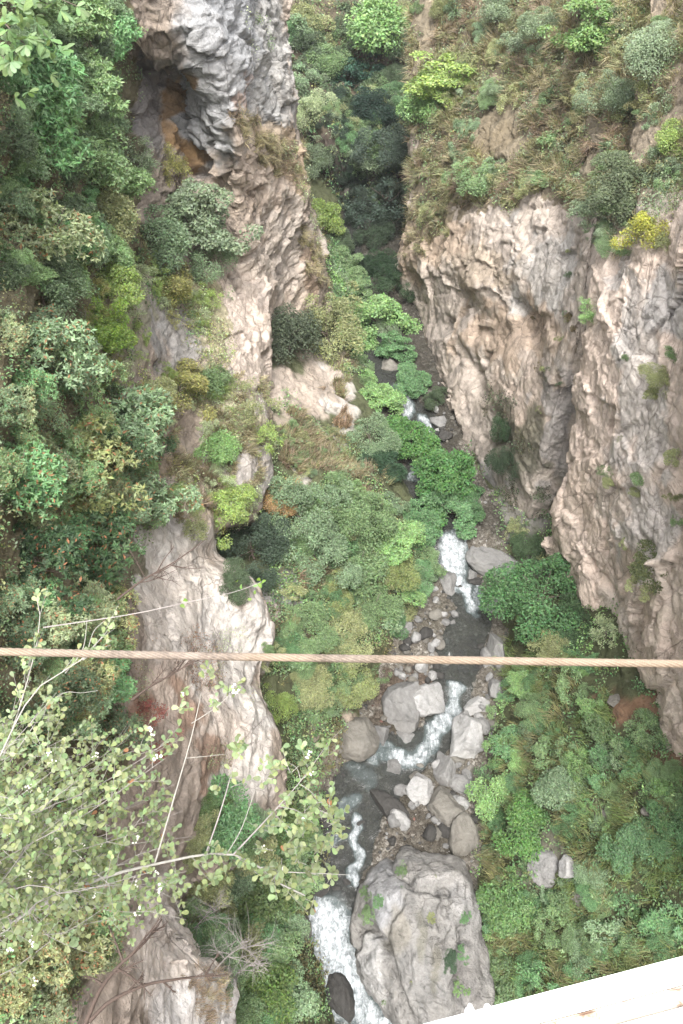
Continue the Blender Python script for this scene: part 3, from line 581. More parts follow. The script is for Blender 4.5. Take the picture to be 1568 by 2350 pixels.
def limbs(a, b, R, r, r0, nl=6):         # tapered trunk from a to b and forked limbs into the crown, world offsets from a
    a, b = np.zeros(3), np.array(b) - np.array(a); n = 7; t = np.linspace(0, 1, n)[:, None]
    L = np.linalg.norm(b); bend = np.cross(b, r.normal(size=3)); bend = unit(bend) * L * .10
    P = b * t + bend * np.sin(t * np.pi); parts = [tube(P, np.linspace(r0, r0 * .45, n))]
    for k in range(nl):
        s = P[r.integers(3, n)]; e = b + unit(r.normal(size=3) + np.array([0, 0, .5])) * R * r.uniform(.45, .85)
        q = np.linspace(0, 1, 5)[:, None]; bd = r.normal(size=3) * R * .08
        Q = s + (e - s) * q + bd * np.sin(q * np.pi); parts.append(tube(Q, np.linspace(r0 * .5, r0 * .12, 5), 5))
    return join(parts)
def near_point(p):
    loc, nrm, i, d = TERR.find_nearest(Vector(p)); return np.array(loc), np.array(nrm)
NPL = 0
def plant(name, kind, px, py, r, col, label=None, cat='shrub', group=None, asp=(1, 1, .85), lift=.35, trunk=True, hitpt=None, dist=None):
    """a shrub or tree whose crown shows around the sight line (px, py), rooted on the nearest ground"""
    global NPL
    NPL += 1
    rr = np.random.default_rng(NPL * 7 + 3)
    if dist is None:
        hp, hn, hd = hit(px, py)
        if hp is None: print('MISS', name, px, py); return None
    else:
        hd = dist; hp = WD(px, py, dist)
    hp = np.array(hp); f = proj(hp)[2]; R = r / FP * float(f)
    d = unit(ray(px, py)); c = hp - d * R * lift
    R *= (1 - R * lift / hd)
    g, gn = near_point(c - np.array([0, 0, R * .3]))
    root = empty(name, g); tag(root, label, cat, group)
    cr = bpy.data.objects.new('crown', CR[kind, int(rr.integers(5))]); COL.objects.link(cr); cr.parent = root
    cr.location = c - g; cr.scale = np.array(asp) * R * 1.05; cr.rotation_euler = (rr.normal() * .12, rr.normal() * .12, rr.uniform(0, 6.28))
    if kind in ('rust', 'rosette'): col = tuple(x * 1.3 for x in col)  # left-side crowns lightened: a pale veil of glare mixed into leaf colour
    v = rr.uniform(.92, 1.08); cr.color = (col[0] * v, col[1] * v, col[2] * v, 1)
    if trunk:
        gg = g - gn * .1; V, F = limbs(gg, c, R, rr, max(.03, R * .045)); mesh_np('trunk', V + (gg - g), F, M['bark'], parent=root)
    return root
G = dict(mid=(.108, .172, .076), lime=(.22, .32, .085), dark=(.06, .09, .048), grey=(.135, .18, .11), blue=(.12, .18, .10), yel=(.27, .275, .09), olive=(.165, .185, .085),
         rust=(.15, .185, .10), ochre=(.27, .19, .08), bright=(.135, .24, .085), emer=(.082, .168, .072), pale=(.23, .28, .16), red=(.21, .085, .055))
G = {k: tuple(min(.6, x * (1.42 if k not in ('lime', 'yel', 'red') else 1.0)) for x in v) for k, v in G.items()}
# name, crown, px, py, r, colour, label, category, aspect, lift
TREES = [
 # left flank, top to bottom
 ('leafy_tree', 'rosette', 175, 60, 100, 'mid', 'broad green tree at the very top beside the grey overhanging rock', 'tree', (1, 1, .9), .5),
 ('leafy_tree', 'rosette', 60, 190, 130, 'emer', 'dark green tree under the pale lobed leaves of the upper rim', 'tree', (1, 1, 1), .5),
 ('leafy_tree', 'rosette', 200, 215, 95, 'mid', 'long-leaved green tree next to the smooth grey slab', 'tree', (1, 1, .9), .5),
 ('leafy_tree', 'rosette', 90, 345, 125, 'emer', 'dark leafy tree just above the rusty crowned tree', 'tree', (1, 1, .9), .4),
 ('leafy_tree', 'mid', 215, 380, 95, 'mid', 'green tree between the rusty crowned tree and the grey slab', 'tree', (1, 1, .9), .4),
 ('grey_shrub', 'loose', 315, 380, 62, 'grey', 'sparse grey-green shrub under the smooth grey slab', 'shrub', (1, 1, .9), .4),
 ('yellow_shrub', 'loose', 405, 400, 52, 'yel', 'thin yellow-green shrub growing up past the ochre recess', 'shrub', (.8, .8, 1.2), .4),
 ('rusty_tree', 'rust', 85, 545, 122, 'rust', 'tree with rusty orange shoot tips on the upper left flank', 'tree', (1, 1, .9), .5),
 ('leafy_tree', 'mid', 255, 500, 78, 'olive', 'small tree whose edge turns yellow beside the rusty crowned tree', 'tree', (1, 1, .9), .5),
 ('grey_shrub', 'layer', 455, 515, 94, 'grey', 'dense grey-green shrub below the ochre recess beside the pink slab', 'shrub', (1, 1, 1), .5),
 ('grey_shrub', 'mid', 385, 560, 72, 'blue', 'dull dark shrub left of the dense grey-green one', 'shrub', (1, 1, 1), .35),
 ('grey_shrub', 'fine', 480, 600, 58, 'blue', 'lower skirt of green shrub hanging above the pink slab', 'shrub', (1, 1, 1), .35),
 ('lime_shrub', 'layer', 262, 645, 70, 'lime', 'lime green feathery shrub uphill of the brighter lime one', 'shrub', (1, 1, .9), .6),
 ('lime_shrub', 'layer', 245, 762, 72, (.20, .33, .06), 'vivid lime green shrub on the stony slope above the broad-crowned oaks', 'shrub', (.9, .9, 1.1), .6),
 ('yellow_shrub', 'mid', 385, 660, 58, 'yel', 'yellowing shrub between the lime shrubs and the pink slab', 'shrub', (1, 1, .9), .35),
 ('leafy_tree', 'mid', 100, 690, 80, 'blue', 'shaded tree below the rusty crowned tree', 'tree', (1, 1, .9), .3),
 ('oak_tree', 'rust', 75, 850, 118, 'blue', 'grey-green oak above the yellow-crowned oak', 'tree', (1, 1, .9), .5),
 ('oak_tree', 'rust', 285, 985, 122, 'blue', 'oak with a few orange tips reaching out over the stony slope', 'tree', (1, 1, .9), .55),
 ('oak_tree', 'rust', 195, 1125, 128, (.185, .22, .09), 'yellow-green oak crown in front of the darker oaks', 'tree', (1, 1, .85), .7),
 ('oak_tree', 'rust', 50, 1120, 120, 'emer', 'deep green oak left of the yellow crowned oak', 'tree', (1, 1, .9), .4),
 ('oak_tree', 'rust', 310, 1155, 95, 'blue', 'grey-green oak right of the yellow crowned oak by the pale rock', 'tree', (1, 1, .9), .5),
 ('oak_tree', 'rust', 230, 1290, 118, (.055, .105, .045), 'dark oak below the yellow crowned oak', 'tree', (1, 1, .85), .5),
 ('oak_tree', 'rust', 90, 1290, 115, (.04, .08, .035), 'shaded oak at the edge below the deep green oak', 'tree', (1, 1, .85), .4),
 ('rusty_shrub', 'rust', 250, 1430, 72, 'olive', 'olive shrub with brown tips between the dark oak and the wire rope', 'shrub', (1, 1, .9), .4),
 ('rusty_shrub', 'rust', 90, 1445, 85, 'rust', 'brownish shrub behind the white-budded bush above the wire rope', 'shrub', (1, 1, .85), .4),
 ('rusty_shrub', 'rust', 185, 1560, 85, 'olive', 'dull shrub with dying leaves just below the wire rope', 'shrub', (1, 1, .85), .4),
 ('dark_shrub', 'rust', 250, 1660, 70, 'dark', 'dark shrub behind the red-leaved patch', 'shrub', (1, 1, .85), .3),
 ('red_shrub', 'loose', 322, 1672, 56, 'red', 'low brick-red shrub on the pale rock behind the white-budded bush', 'shrub', (1.2, 1, .6), .4),
 # ledges of the left rib
 ('round_shrub', 'fine', 665, 778, 92, (.08, .105, .065), 'round dark evergreen shrub on the ledge under the pink slab', 'shrub', (.95, .95, 1), .5),
 ('round_shrub', 'fine', 752, 775, 84, 'olive', 'olive brown-tipped half of the ledge thicket nearer the stream', 'shrub', (.95, .95, 1), .4),
 ('yellow_shrub', 'mid', 415, 895, 62, 'yel', 'yellow-green shrub on the terrace beneath the grey stony slope', 'shrub', (1.1, 1, .8), .35),
 ('yellow_shrub', 'mid', 345, 905, 50, 'olive', 'olive shrub on the terrace next to the oak crowns', 'shrub', (1, 1, .8), .35),
 ('yellow_shrub', 'loose', 560, 915, 56, 'olive', 'straw-tinted shrub at the brink under the cracked pink slab', 'shrub', (1, 1, .8), .3),
 ('lime_shrub', 'mid', 480, 880, 50, 'mid', 'green shrub in the middle of the terrace', 'shrub', (1, 1, .8), .3),
 ('lime_shrub', 'mid', 508, 1035, 50, 'bright', 'fresh green shrub perched on the small grey outcrop', 'shrub', (1, 1, .9), .4),
 ('lime_shrub', 'loose', 600, 1015, 46, 'lime', 'lime shrub leaning over the brink above the green gully', 'shrub', (1, 1, .9), .35),
 ('lime_shrub', 'mid', 520, 1170, 56, 'lime', 'lime shrub overhanging the dark hollow in the rib', 'shrub', (1.1, 1, .7), .35),
 ('yellow_shrub', 'loose', 440, 1215, 48, 'olive', 'thin olive shrub at the top of the long pale rock face', 'shrub', (1, 1, .8), .3),
 ('ochre_shrub', 'fine', 640, 1140, 50, 'ochre', 'orange-brown shrub above the dark round shrubs', 'shrub', (1, 1, .9), .35),
 # gully between rib and stream
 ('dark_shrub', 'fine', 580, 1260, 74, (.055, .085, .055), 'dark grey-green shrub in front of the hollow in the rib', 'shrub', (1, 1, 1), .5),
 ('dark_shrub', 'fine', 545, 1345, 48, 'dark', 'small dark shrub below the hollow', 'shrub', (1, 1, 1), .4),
 ('gully_tree', 'fine', 690, 1185, 80, 'blue', 'grey-green tree in the gully right of the orange-brown shrub', 'tree', (1, 1, .95), .5),
 ('gully_tree', 'fine', 765, 1165, 72, 'mid', 'mid green tree in the gully nearest the brown grass knoll', 'tree', (1, 1, .95), .5),
 ('gully_tree', 'fine', 845, 1190, 72, 'mid', 'green tree at the foot of the brown grass knoll', 'tree', (1, 1, .95), .5),
 ('gully_tree', 'fine', 735, 1285, 68, 'blue', 'bluish green tree in the middle of the gully thicket', 'tree', (1, 1, .9), .4),
 ('gully_tree', 'mid', 830, 1290, 68, 'mid', 'tree with glossy green leaves in the middle of the gully thicket', 'tree', (1, 1, .9), .4),
 ('gully_tree', 'layer', 905, 1240, 66, 'bright', 'light green tree stepping down to the small white fall', 'tree', (1, 1, .9), .5),
 ('gully_tree', 'layer', 968, 1215, 58, 'emer', 'green tree leaning over the small white fall', 'tree', (1, 1, .9), .6),
 ('yellow_shrub', 'mid', 915, 1315, 46, (.20, .25, .09), 'yellow-green shrub beside the gravel bar', 'shrub', (1, 1, .9), .4),
 ('yellow_shrub', 'mid', 770, 1375, 42, (.19, .23, .085), 'yellow-green shrub lower in the gully', 'shrub', (1, 1, .9), .4),
 ('gully_shrub', 'fine', 860, 1395, 58, 'mid', 'green shrub bordering the gravel bar', 'shrub', (1, 1, .8), .35),
 ('gully_shrub', 'fine', 950, 1330, 44, 'emer', 'dark green shrub hanging over the pale stones', 'shrub', (1, 1, .8), .4),
 ('gully_shrub', 'fine', 700, 1450, 62, 'mid', 'green shrub right above the wire rope under the grey ledge', 'shrub', (1, 1, .8), .35),
 ('gully_shrub', 'fine', 790, 1470, 58, 'olive', 'olive shrub behind the middle of the wire rope', 'shrub', (1, 1, .8), .35),
 ('gully_shrub', 'fine', 650, 1500, 46, 'emer', 'dark green shrub at the brink behind the wire rope', 'shrub', (1, 1, .8), .3),
 ('gully_shrub', 'fine', 720, 1575, 60, 'olive', 'olive shrub hanging below the wire rope', 'shrub', (1, 1, .8), .3),
 ('gully_shrub', 'mid', 815, 1570, 50, (.18, .22, .085), 'yellow-tinged shrub uphill of the big split boulder', 'shrub', (1, 1, .8), .3),
 ('lime_shrub', 'mid', 640, 1620, 44, 'lime', 'vivid lime shrub at the foot of the white streaked rock', 'shrub', (.8, .8, 1.2), .4),
 # along the stream
 ('stream_tree', 'layer', 862, 735, 80, 'bright', 'broad green tree over the stream beside the ledge thicket', 'tree', (1, 1, .95), .5),
 ('stream_tree', 'layer', 868, 912, 58, 'bright', 'bright green tree next to the highest white riffle', 'tree', (1, 1, .9), .5),
 ('stream_tree', 'layer', 950, 880, 46, 'emer', 'dark green tree between the highest riffle and the overhanging wall', 'tree', (1, 1, .9), .5),
 ('stream_tree', 'layer', 935, 1010, 70, (.085, .21, .055), 'bright green tree covering the stream below the highest riffle', 'tree', (1, 1, .9), .6),
 ('stream_tree', 'layer', 985, 1055, 52, 'bright', 'green tree crown joining the two largest trees over the stream', 'tree', (1, 1, .9), .6),
 ('stream_tree', 'layer', 1075, 1150, 46, (.07, .15, .06), 'green tree crown touching the smooth wall above the small white fall', 'tree', (1, 1, .9), .5),
 ('stream_tree', 'layer', 905, 800, 44, 'emer', 'green tree between the broad stream tree and the overhanging wall', 'tree', (1, 1, .9), .5),
 ('stream_tree', 'fine', 1000, 920, 30, 'dark', 'small dark shrub-like tree squeezed against the foot of the wall', 'tree', (1, 1, .9), .4),
 ('stream_tree', 'layer', 815, 660, 46, 'mid', 'green tree uphill of the broad stream tree', 'tree', (1, 1, .9), .5),
 ('stream_tree', 'fine', 850, 1010, 58, 'blue', 'grey-green tree on the near side of the brown grass knoll', 'tree', (1, 1, .9), .45),
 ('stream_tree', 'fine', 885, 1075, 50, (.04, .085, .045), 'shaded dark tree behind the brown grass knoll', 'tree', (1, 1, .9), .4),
 ('stream_tree', 'layer', 1025, 1100, 82, (.07, .18, .05), 'largest green tree leaning over the stream at the foot of the wall', 'tree', (1, 1, .9), .6),
 ('stream_tree', 'layer', 1045, 1175, 56, 'emer', 'green tree right above the small white fall', 'tree', (1, 1, .9), .6),
 ('round_tree', 'fine', 1235, 1372, 104, (.085, .20, .075), 'single round-headed tree standing at the foot of the pale face', 'tree', (1, 1, .85), .7),
 ('bank_shrub', 'fine', 1225, 1270, 42, (.07, .12, .055), 'dull green shrub uphill of the round-headed tree at the foot of the wall', 'shrub', (1, 1, .9), .3),
 ('bank_shrub', 'loose', 1190, 1215, 30, 'olive', 'sparse shrub at the foot of the wall above the ribbed slab', 'shrub', (1, 1, .9), .3),
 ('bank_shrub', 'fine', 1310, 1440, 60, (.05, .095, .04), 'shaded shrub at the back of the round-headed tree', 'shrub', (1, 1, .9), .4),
 ('bank_shrub', 'fine', 1270, 1490, 55, 'olive', 'dull shrub below the round-headed tree at the wire rope', 'shrub', (1, 1, .8), .35),
 ('bank_shrub', 'loose', 1390, 1450, 45, 'pale', 'sparse pale shrub between the round-headed tree and the pale face', 'shrub', (1, 1, .9), .35),
 # upstream end
 ('upstream_tree', 'mid', 885, 75, 92, 'bright', 'tall bright green tree at the head of the gorge', 'tree', (1, 1, .9), .4),
 ('upstream_tree', 'fine', 745, 150, 56, 'mid', 'green tree at the head of the gorge by the grey cliff', 'tree', (1, 1, .9), .4),
 ('upstream_tree', 'layer', 840, 190, 62, (.05, .12, .085), 'bluish layered tree in the shade at the head of the gorge', 'tree', (1, 1, .9), .4),
 ('upstream_tree', 'fine', 845, 265, 62, (.03, .06, .045), 'very dark tree filling the throat of the gorge', 'tree', (1, 1, .9), .35),
 ('upstream_tree', 'fine', 700, 60, 56, 'olive', 'dull tree beside the top of the grey cliff', 'tree', (1, 1, .9), .35),
 ('upstream_tree', 'fine', 715, 265, 50, 'pale', 'silvery shrub-like tree at the corner of the grey cliff', 'tree', (1, 1, .9), .4),
 ('upstream_tree', 'fine', 715, 375, 48, 'grey', 'silvery tree overhanging the dark throat', 'tree', (1, 1, .9), .5),
 ('lime_tree', 'layer', 740, 500, 50, 'lime', 'lime green tree clinging to the corner above the dark throat', 'tree', (.9, .9, 1.2), .5),
 ('lime_tree', 'layer', 790, 615, 44, 'mid', 'pale green tree low down beside the dark throat', 'tree', (1, 1, .9), .4),
 ('slanting_tree', 'fine', 885, 345, 62, (.07, .10, .075), 'grey-green tree with thin bare trunks leaning off the right shoulder', 'tree', (1, 1, .9), .7),
 ('slanting_tree', 'loose', 890, 455, 68, (.06, .09, .07), 'sparse dark tree hanging below the leaning trunks', 'tree', (1, 1, .9), .6),
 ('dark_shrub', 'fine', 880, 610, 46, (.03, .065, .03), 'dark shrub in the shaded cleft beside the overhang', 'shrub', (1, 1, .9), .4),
 ('throat_tree', 'fine', 900, 515, 46, (.045, .07, .045), 'dark tree at the foot of the right shoulder in the throat', 'tree', (1, 1, .9), .4),  # throat crowns coloured dark, with the shade mixed into the leaf colour
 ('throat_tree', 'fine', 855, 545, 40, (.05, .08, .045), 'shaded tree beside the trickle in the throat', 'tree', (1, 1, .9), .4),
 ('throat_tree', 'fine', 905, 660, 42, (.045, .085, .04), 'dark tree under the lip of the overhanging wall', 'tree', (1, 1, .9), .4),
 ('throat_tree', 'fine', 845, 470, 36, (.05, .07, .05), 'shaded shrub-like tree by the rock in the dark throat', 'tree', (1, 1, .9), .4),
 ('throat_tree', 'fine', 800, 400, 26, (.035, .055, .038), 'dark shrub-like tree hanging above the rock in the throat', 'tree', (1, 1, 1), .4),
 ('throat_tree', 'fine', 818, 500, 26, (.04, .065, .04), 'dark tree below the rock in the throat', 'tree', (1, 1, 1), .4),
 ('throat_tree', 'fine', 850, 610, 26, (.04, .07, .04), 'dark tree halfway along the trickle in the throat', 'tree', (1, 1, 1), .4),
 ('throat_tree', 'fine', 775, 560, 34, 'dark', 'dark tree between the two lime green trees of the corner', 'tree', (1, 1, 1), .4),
 # right shoulder
 ('lime_tree', 'layer', 1025, 195, 92, 'lime', 'pale lime tree spreading over the edge of the right shoulder', 'tree', (1.05, 1.05, .7), .45),
 ('lime_tree', 'mid', 985, 255, 58, 'bright', 'lower green tier under the pale lime tree', 'tree', (1, 1, .9), .4),
 ('bright_tree', 'layer', 1375, 90, 95, (.15, .26, .085), 'bright green tree on the highest part of the right shoulder', 'tree', (1, 1, .8), .4),
 ('grey_shrub', 'fine', 1500, 130, 78, 'grey', 'silvery shrub in the upper corner beside the bright green tree', 'shrub', (1, 1, .9), .4),
 ('grey_shrub', 'fine', 1410, 230, 60, 'grey', 'grey-green shrub below the bright green tree', 'shrub', (1, 1, .9), .35),
 ('grey_shrub', 'fine', 1425, 455, 85, (.12, .155, .085), 'large silvery green shrub on top of the pale face', 'shrub', (1, 1, .9), .4),
 ('yellow_shrub', 'mid', 1475, 540, 52, (.30, .32, .05), 'bright yellow shrub on the brow of the pale face', 'shrub', (1, 1, .9), .4),
 ('lime_shrub', 'mid', 1550, 330, 45, 'lime', 'fresh lime shrub at the edge above the pale face', 'shrub', (1, 1, .9), .4),
 ('green_shrub', 'mid', 1095, 415, 55, 'mid', 'green shrub on the ledge above the layered overhang', 'shrub', (1, 1, .8), .4),
 ('green_shrub', 'fine', 1140, 40, 60, 'grey', 'dull green shrub between the lime tree and the bright green tree', 'shrub', (1, 1, .8), .35),
 ('green_shrub', 'fine', 1255, 60, 62, 'grey', 'silvery shrub left of the bright green tree', 'shrub', (1, 1, .8), .35),
 ('hanging_shrub', 'fine', 1158, 985, 38, (.05, .095, .045), 'dark green shrub hanging on the smooth wall above the red and white rag', 'shrub', (.8, .8, 1.4), .35),
 ('hanging_shrub', 'fine', 1170, 1065, 40, (.045, .075, .04), 'dark hanging shrub under the red and white rag', 'shrub', (.9, .9, 1.2), .3),
 ('hanging_shrub', 'loose', 1350, 720, 36, 'bright', 'light green tuft where the wall meets the pale face', 'shrub', (1, 1, .9), .3),
 # right bank
 ('bank_tree', 'mid', 1160, 1820, 58, 'bright', 'bright green shrub at the edge of the boulders', 'shrub', (1, 1, .8), .4),
 ('bank_tree', 'mid', 1200, 1890, 66, (.10, .22, .06), 'most vivid green shrub on the right bank', 'shrub', (1, 1, .8), .45),
 ('bank_tree', 'mid', 1170, 2080, 70, (.11, .21, .07), 'vivid green shrub opposite the giant boulder', 'shrub', (1, 1, .8), .45),
 ('bank_tree', 'mid', 1300, 1820, 62, 'blue', 'greyish green shrub in the middle of the right bank', 'shrub', (1, 1, .8), .4),
 ('bank_tree', 'mid', 1450, 1930, 54, (.09, .18, .08), 'emerald shrub among the pale outcrops', 'shrub', (1, 1, .8), .4),
 ('bank_tree', 'mid', 1480, 1680, 48, 'mid', 'green shrub on red soil below the pale face', 'shrub', (1, 1, .8), .4),
 ('bank_tree', 'fine', 1360, 2000, 40, 'blue', 'small bluish shrub beside the white outcrop', 'shrub', (1, 1, .8), .35),
 # lower left, under the white-budded bush
 ('near_shrub', 'mid', 590, 2060, 92, (.10, .155, .055), 'broad olive-green shrub under the arching pale branch', 'shrub', (1, 1, .9), .45),
 ('near_shrub', 'mid', 660, 1990, 62, 'mid', 'green shrub between the arching branch tip and the stream', 'shrub', (1, 1, .9), .4),
 ('near_shrub', 'mid', 520, 1890, 82, 'emer', 'dark green shrub in the cleft behind the upright pale shoots', 'shrub', (1, 1, .9), .35),
 ('near_shrub', 'mid', 605, 2140, 66, 'mid', 'green shrub beside the big white pool', 'shrub', (1, 1, .9), .4),
 ('near_shrub', 'rosette', 668, 2285, 66, 'blue', 'bluish green shrub hanging over the outflow of the white pool', 'shrub', (1, 1, .9), .5),
 ('near_shrub', 'mid', 590, 2300, 82, (.11, .19, .05), 'light green shrub in front of the pale pillar', 'shrub', (1, 1, .9), .5),
 ('near_shrub', 'mid', 560, 2180, 60, 'olive', 'olive shrub beside the grey leafless twigs', 'shrub', (1, 1, .9), .35),
]
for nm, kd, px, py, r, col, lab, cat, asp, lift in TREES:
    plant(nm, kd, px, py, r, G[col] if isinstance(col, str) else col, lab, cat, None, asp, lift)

# ---- smaller shrubs that fill the slopes: one proto of leaves, copies scattered
BARE = [[(1095, 245), (1190, 250), (1195, 330), (1160, 400), (1080, 350)], [(955, -20), (1010, -20), (1000, 110), (960, 130)], [(1360, 250), (1400, 300), (1370, 420), (1330, 430)], [(1540, 170), (1600, 170), (1600, 260), (1545, 270)], [(1420, 300), (1500, 260), (1530, 330), (1440, 380)], [(1395, 1560), (1440, 1570), (1520, 1690), (1440, 1720), (1400, 1640)], [(1225, 1965), (1330, 1965), (1350, 2030), (1250, 2030)], [(1320, 2040), (1370, 2050), (1370, 2085), (1320, 2085)], [(1375, 1860), (1402, 1860), (1402, 1890), (1375, 1890)], [(395, 930), (470, 930), (480, 1060), (400, 1050)], [(570, 900), (625, 930), (620, 990), (575, 980)], [(530, 1030), (590, 1050), (580, 1100), (530, 1090)], [(330, 700), (390, 720), (450, 850), (350, 850)], [(1470, 1840), (1520, 1850), (1520, 1880), (1470, 1875)]]
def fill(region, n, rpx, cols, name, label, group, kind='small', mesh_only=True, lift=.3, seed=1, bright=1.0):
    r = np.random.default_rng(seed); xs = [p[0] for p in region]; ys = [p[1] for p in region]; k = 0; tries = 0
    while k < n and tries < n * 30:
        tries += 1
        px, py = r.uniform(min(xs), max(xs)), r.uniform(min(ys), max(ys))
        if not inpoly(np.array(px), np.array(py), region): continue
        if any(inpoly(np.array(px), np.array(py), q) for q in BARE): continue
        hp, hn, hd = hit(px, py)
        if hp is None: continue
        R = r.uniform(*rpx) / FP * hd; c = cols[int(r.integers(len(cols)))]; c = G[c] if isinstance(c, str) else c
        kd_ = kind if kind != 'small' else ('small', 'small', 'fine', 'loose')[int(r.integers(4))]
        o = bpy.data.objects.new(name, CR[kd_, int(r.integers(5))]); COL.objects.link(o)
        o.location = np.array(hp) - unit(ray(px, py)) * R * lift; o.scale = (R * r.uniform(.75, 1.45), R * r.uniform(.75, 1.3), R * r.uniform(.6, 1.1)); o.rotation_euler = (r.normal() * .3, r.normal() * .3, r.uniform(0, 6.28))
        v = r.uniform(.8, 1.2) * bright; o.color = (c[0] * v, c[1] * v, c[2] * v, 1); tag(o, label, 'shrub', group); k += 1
BANK = [(1150, 1470), (1330, 1490), (1420, 1600), (1520, 1680), (1568, 1790), (1568, 2200), (1200, 2300), (1115, 2300), (1120, 2120), (1085, 2040), (1100, 1880), (1120, 1740), (1145, 1600)]
fill(BANK, 150, (9, 38), ['mid', 'emer', 'bright', 'blue', 'mid', 'mid', 'emer', 'emer'], 'bank_shrub', 'small leafy shrub in the thicket covering the right bank under the pale face', 'shrubs of the right bank thicket', seed=4)
GULLY = [(640, 1120), (860, 1110), (960, 1180), (990, 1280), (930, 1400), (860, 1560), (790, 1650), (640, 1560), (610, 1480), (640, 1400)]
fill(GULLY, 90, (18, 40), ['mid', 'blue', 'emer', 'olive', 'mid', 'bright', 'mid'], 'gully_shrub', 'small shrub in the green gully thicket between the pale rib and the gravel bar', 'shrubs of the gully thicket', seed=5)
KNOLL = [(640, 940), (800, 1000), (840, 1090), (740, 1110), (650, 1080)]
fill(KNOLL, 22, (12, 24), ['olive', 'mid', 'blue'], 'knoll_shrub', 'small shrub on the brown grass knoll above the gully', 'shrubs of the brown grass knoll', seed=6)
STRIP = [(760, 600), (840, 640), (900, 720), (870, 860), (830, 900), (815, 860), (800, 720)]
fill(STRIP, 22, (14, 30), ['mid', 'emer', 'grey', 'bright'], 'stream_shrub', 'small shrub on the strip between the ledge thicket and the upper stream', 'shrubs of the upper stream strip', seed=7)
HEAD = [(660, 0), (960, 0), (940, 200), (930, 440), (860, 480), (800, 330), (730, 250), (690, 200)]
fill(HEAD, 75, (16, 38), ['mid', 'dark', 'blue', 'olive', 'grey', 'emer', 'dark'], 'hillside_shrub', 'shrub on the steep hillside closing the head of the gorge', 'shrubs of the head of the gorge', seed=8)
THROAT = [(690, 210), (925, 200), (925, 480), (800, 490), (740, 310)]
fill(THROAT, 48, (14, 30), [(.035, .055, .038), (.04, .07, .045), (.05, .075, .05), (.06, .075, .05)], 'throat_shrub', 'dark shaded shrub crowding the throat of the gorge', 'shrubs of the dark throat', seed=18)  # leaf colours darkened to carry the throat's shade
SHOULD = [(960, 0), (1568, 0), (1568, 300), (1440, 360), (1360, 470), (1180, 440), (1060, 440), (960, 520), (945, 400), (1080, 260)]
fill(SHOULD, 80, (12, 30), ['olive', 'grey', 'mid', 'olive', 'blue', (.17, .17, .075)], 'shoulder_shrub', 'small shrub among the dry grass of the right shoulder', 'shrubs of the right shoulder', seed=9)
CORNER = [(1330, 400), (1568, 180), (1568, 590), (1420, 590), (1350, 560)]
fill(CORNER, 34, (14, 34), ['grey', 'grey', 'olive', 'mid'], 'brow_shrub', 'small greyish shrub on the brow above the pale face', 'shrubs of the brow', seed=10)
LEFTW = [(0, 0), (250, 0), (250, 170), (240, 300), (300, 430), (300, 560), (200, 600), (0, 720)]
fill(LEFTW, 75, (30, 62), ['mid', 'emer', 'blue', 'mid', 'dark'], 'flank_shrub', 'leafy shrub filling the wood at the top of the left flank', 'shrubs of the upper left wood', kind='rosette', seed=11, bright=1.3)
LEFTM = [(330, 570), (440, 640), (490, 690), (470, 800), (360, 720), (300, 870), (180, 860), (180, 600)]
fill(LEFTM, 50, (14, 34), ['yel', 'lime', 'lime', 'pale', 'lime'], 'slope_shrub', 'small pale shrub on the stony slope left of the pink slab', 'shrubs of the stony slope', kind='loose', seed=12)
TERR_ = [(300, 860), (440, 830), (600, 900), (620, 1020), (590, 1160), (500, 1210), (400, 1180), (400, 1000)]
fill(TERR_, 44, (12, 30), ['yel', 'lime', 'lime', 'pale', (.20, .26, .10), 'pale'], 'terrace_shrub', 'small light shrub on the grassy terrace above the hollow', 'shrubs of the grassy terrace', kind='loose', seed=13)
OAKW = [(0, 740), (180, 780), (330, 930), (370, 1100), (330, 1280), (270, 1420), (270, 1580), (240, 1720), (0, 1720)]
fill(OAKW, 80, (34, 66), ['blue', 'emer', 'mid', 'dark', (.05, .09, .04), 'rust'], 'oak_shrub', 'leafy shrub filling the gaps between the left flank oaks', 'shrubs between the oaks', kind='rust', seed=14, bright=1.3)
LOWW = [(440, 1830), (640, 1850), (710, 1900), (680, 2060), (630, 2140), (645, 2290), (660, 2350), (540, 2350), (500, 2250), (420, 2090)]
fill(LOWW, 55, (26, 52), ['mid', 'emer', 'olive', (.10, .16, .05), 'blue'], 'cleft_shrub', 'leafy shrub in the cleft between the pale pillar and the white pool', 'shrubs of the lower cleft', kind='mid', seed=15)
NEARL = [(0, 2080), (230, 2060), (250, 2150), (200, 2330), (0, 2350)]
fill(NEARL, 16, (40, 80), ['mid', 'olive', 'rust', (.10, .16, .06)], 'corner_shrub', 'dull shrub below the white-budded bush beside the pale pillar', 'shrubs of the lower corner', kind='rust', seed=16)
WALLT = [(1190, 560), (1330, 560), (1330, 760), (1290, 1000), (1200, 980), (1240, 800)]
fill(WALLT, 14, (6, 12), ['olive', (.12, .10, .05), 'dark'], 'wall_tuft', 'tiny dark tuft rooted in the streaked wall above the stream', 'tufts of the streaked wall', seed=17, lift=.1)
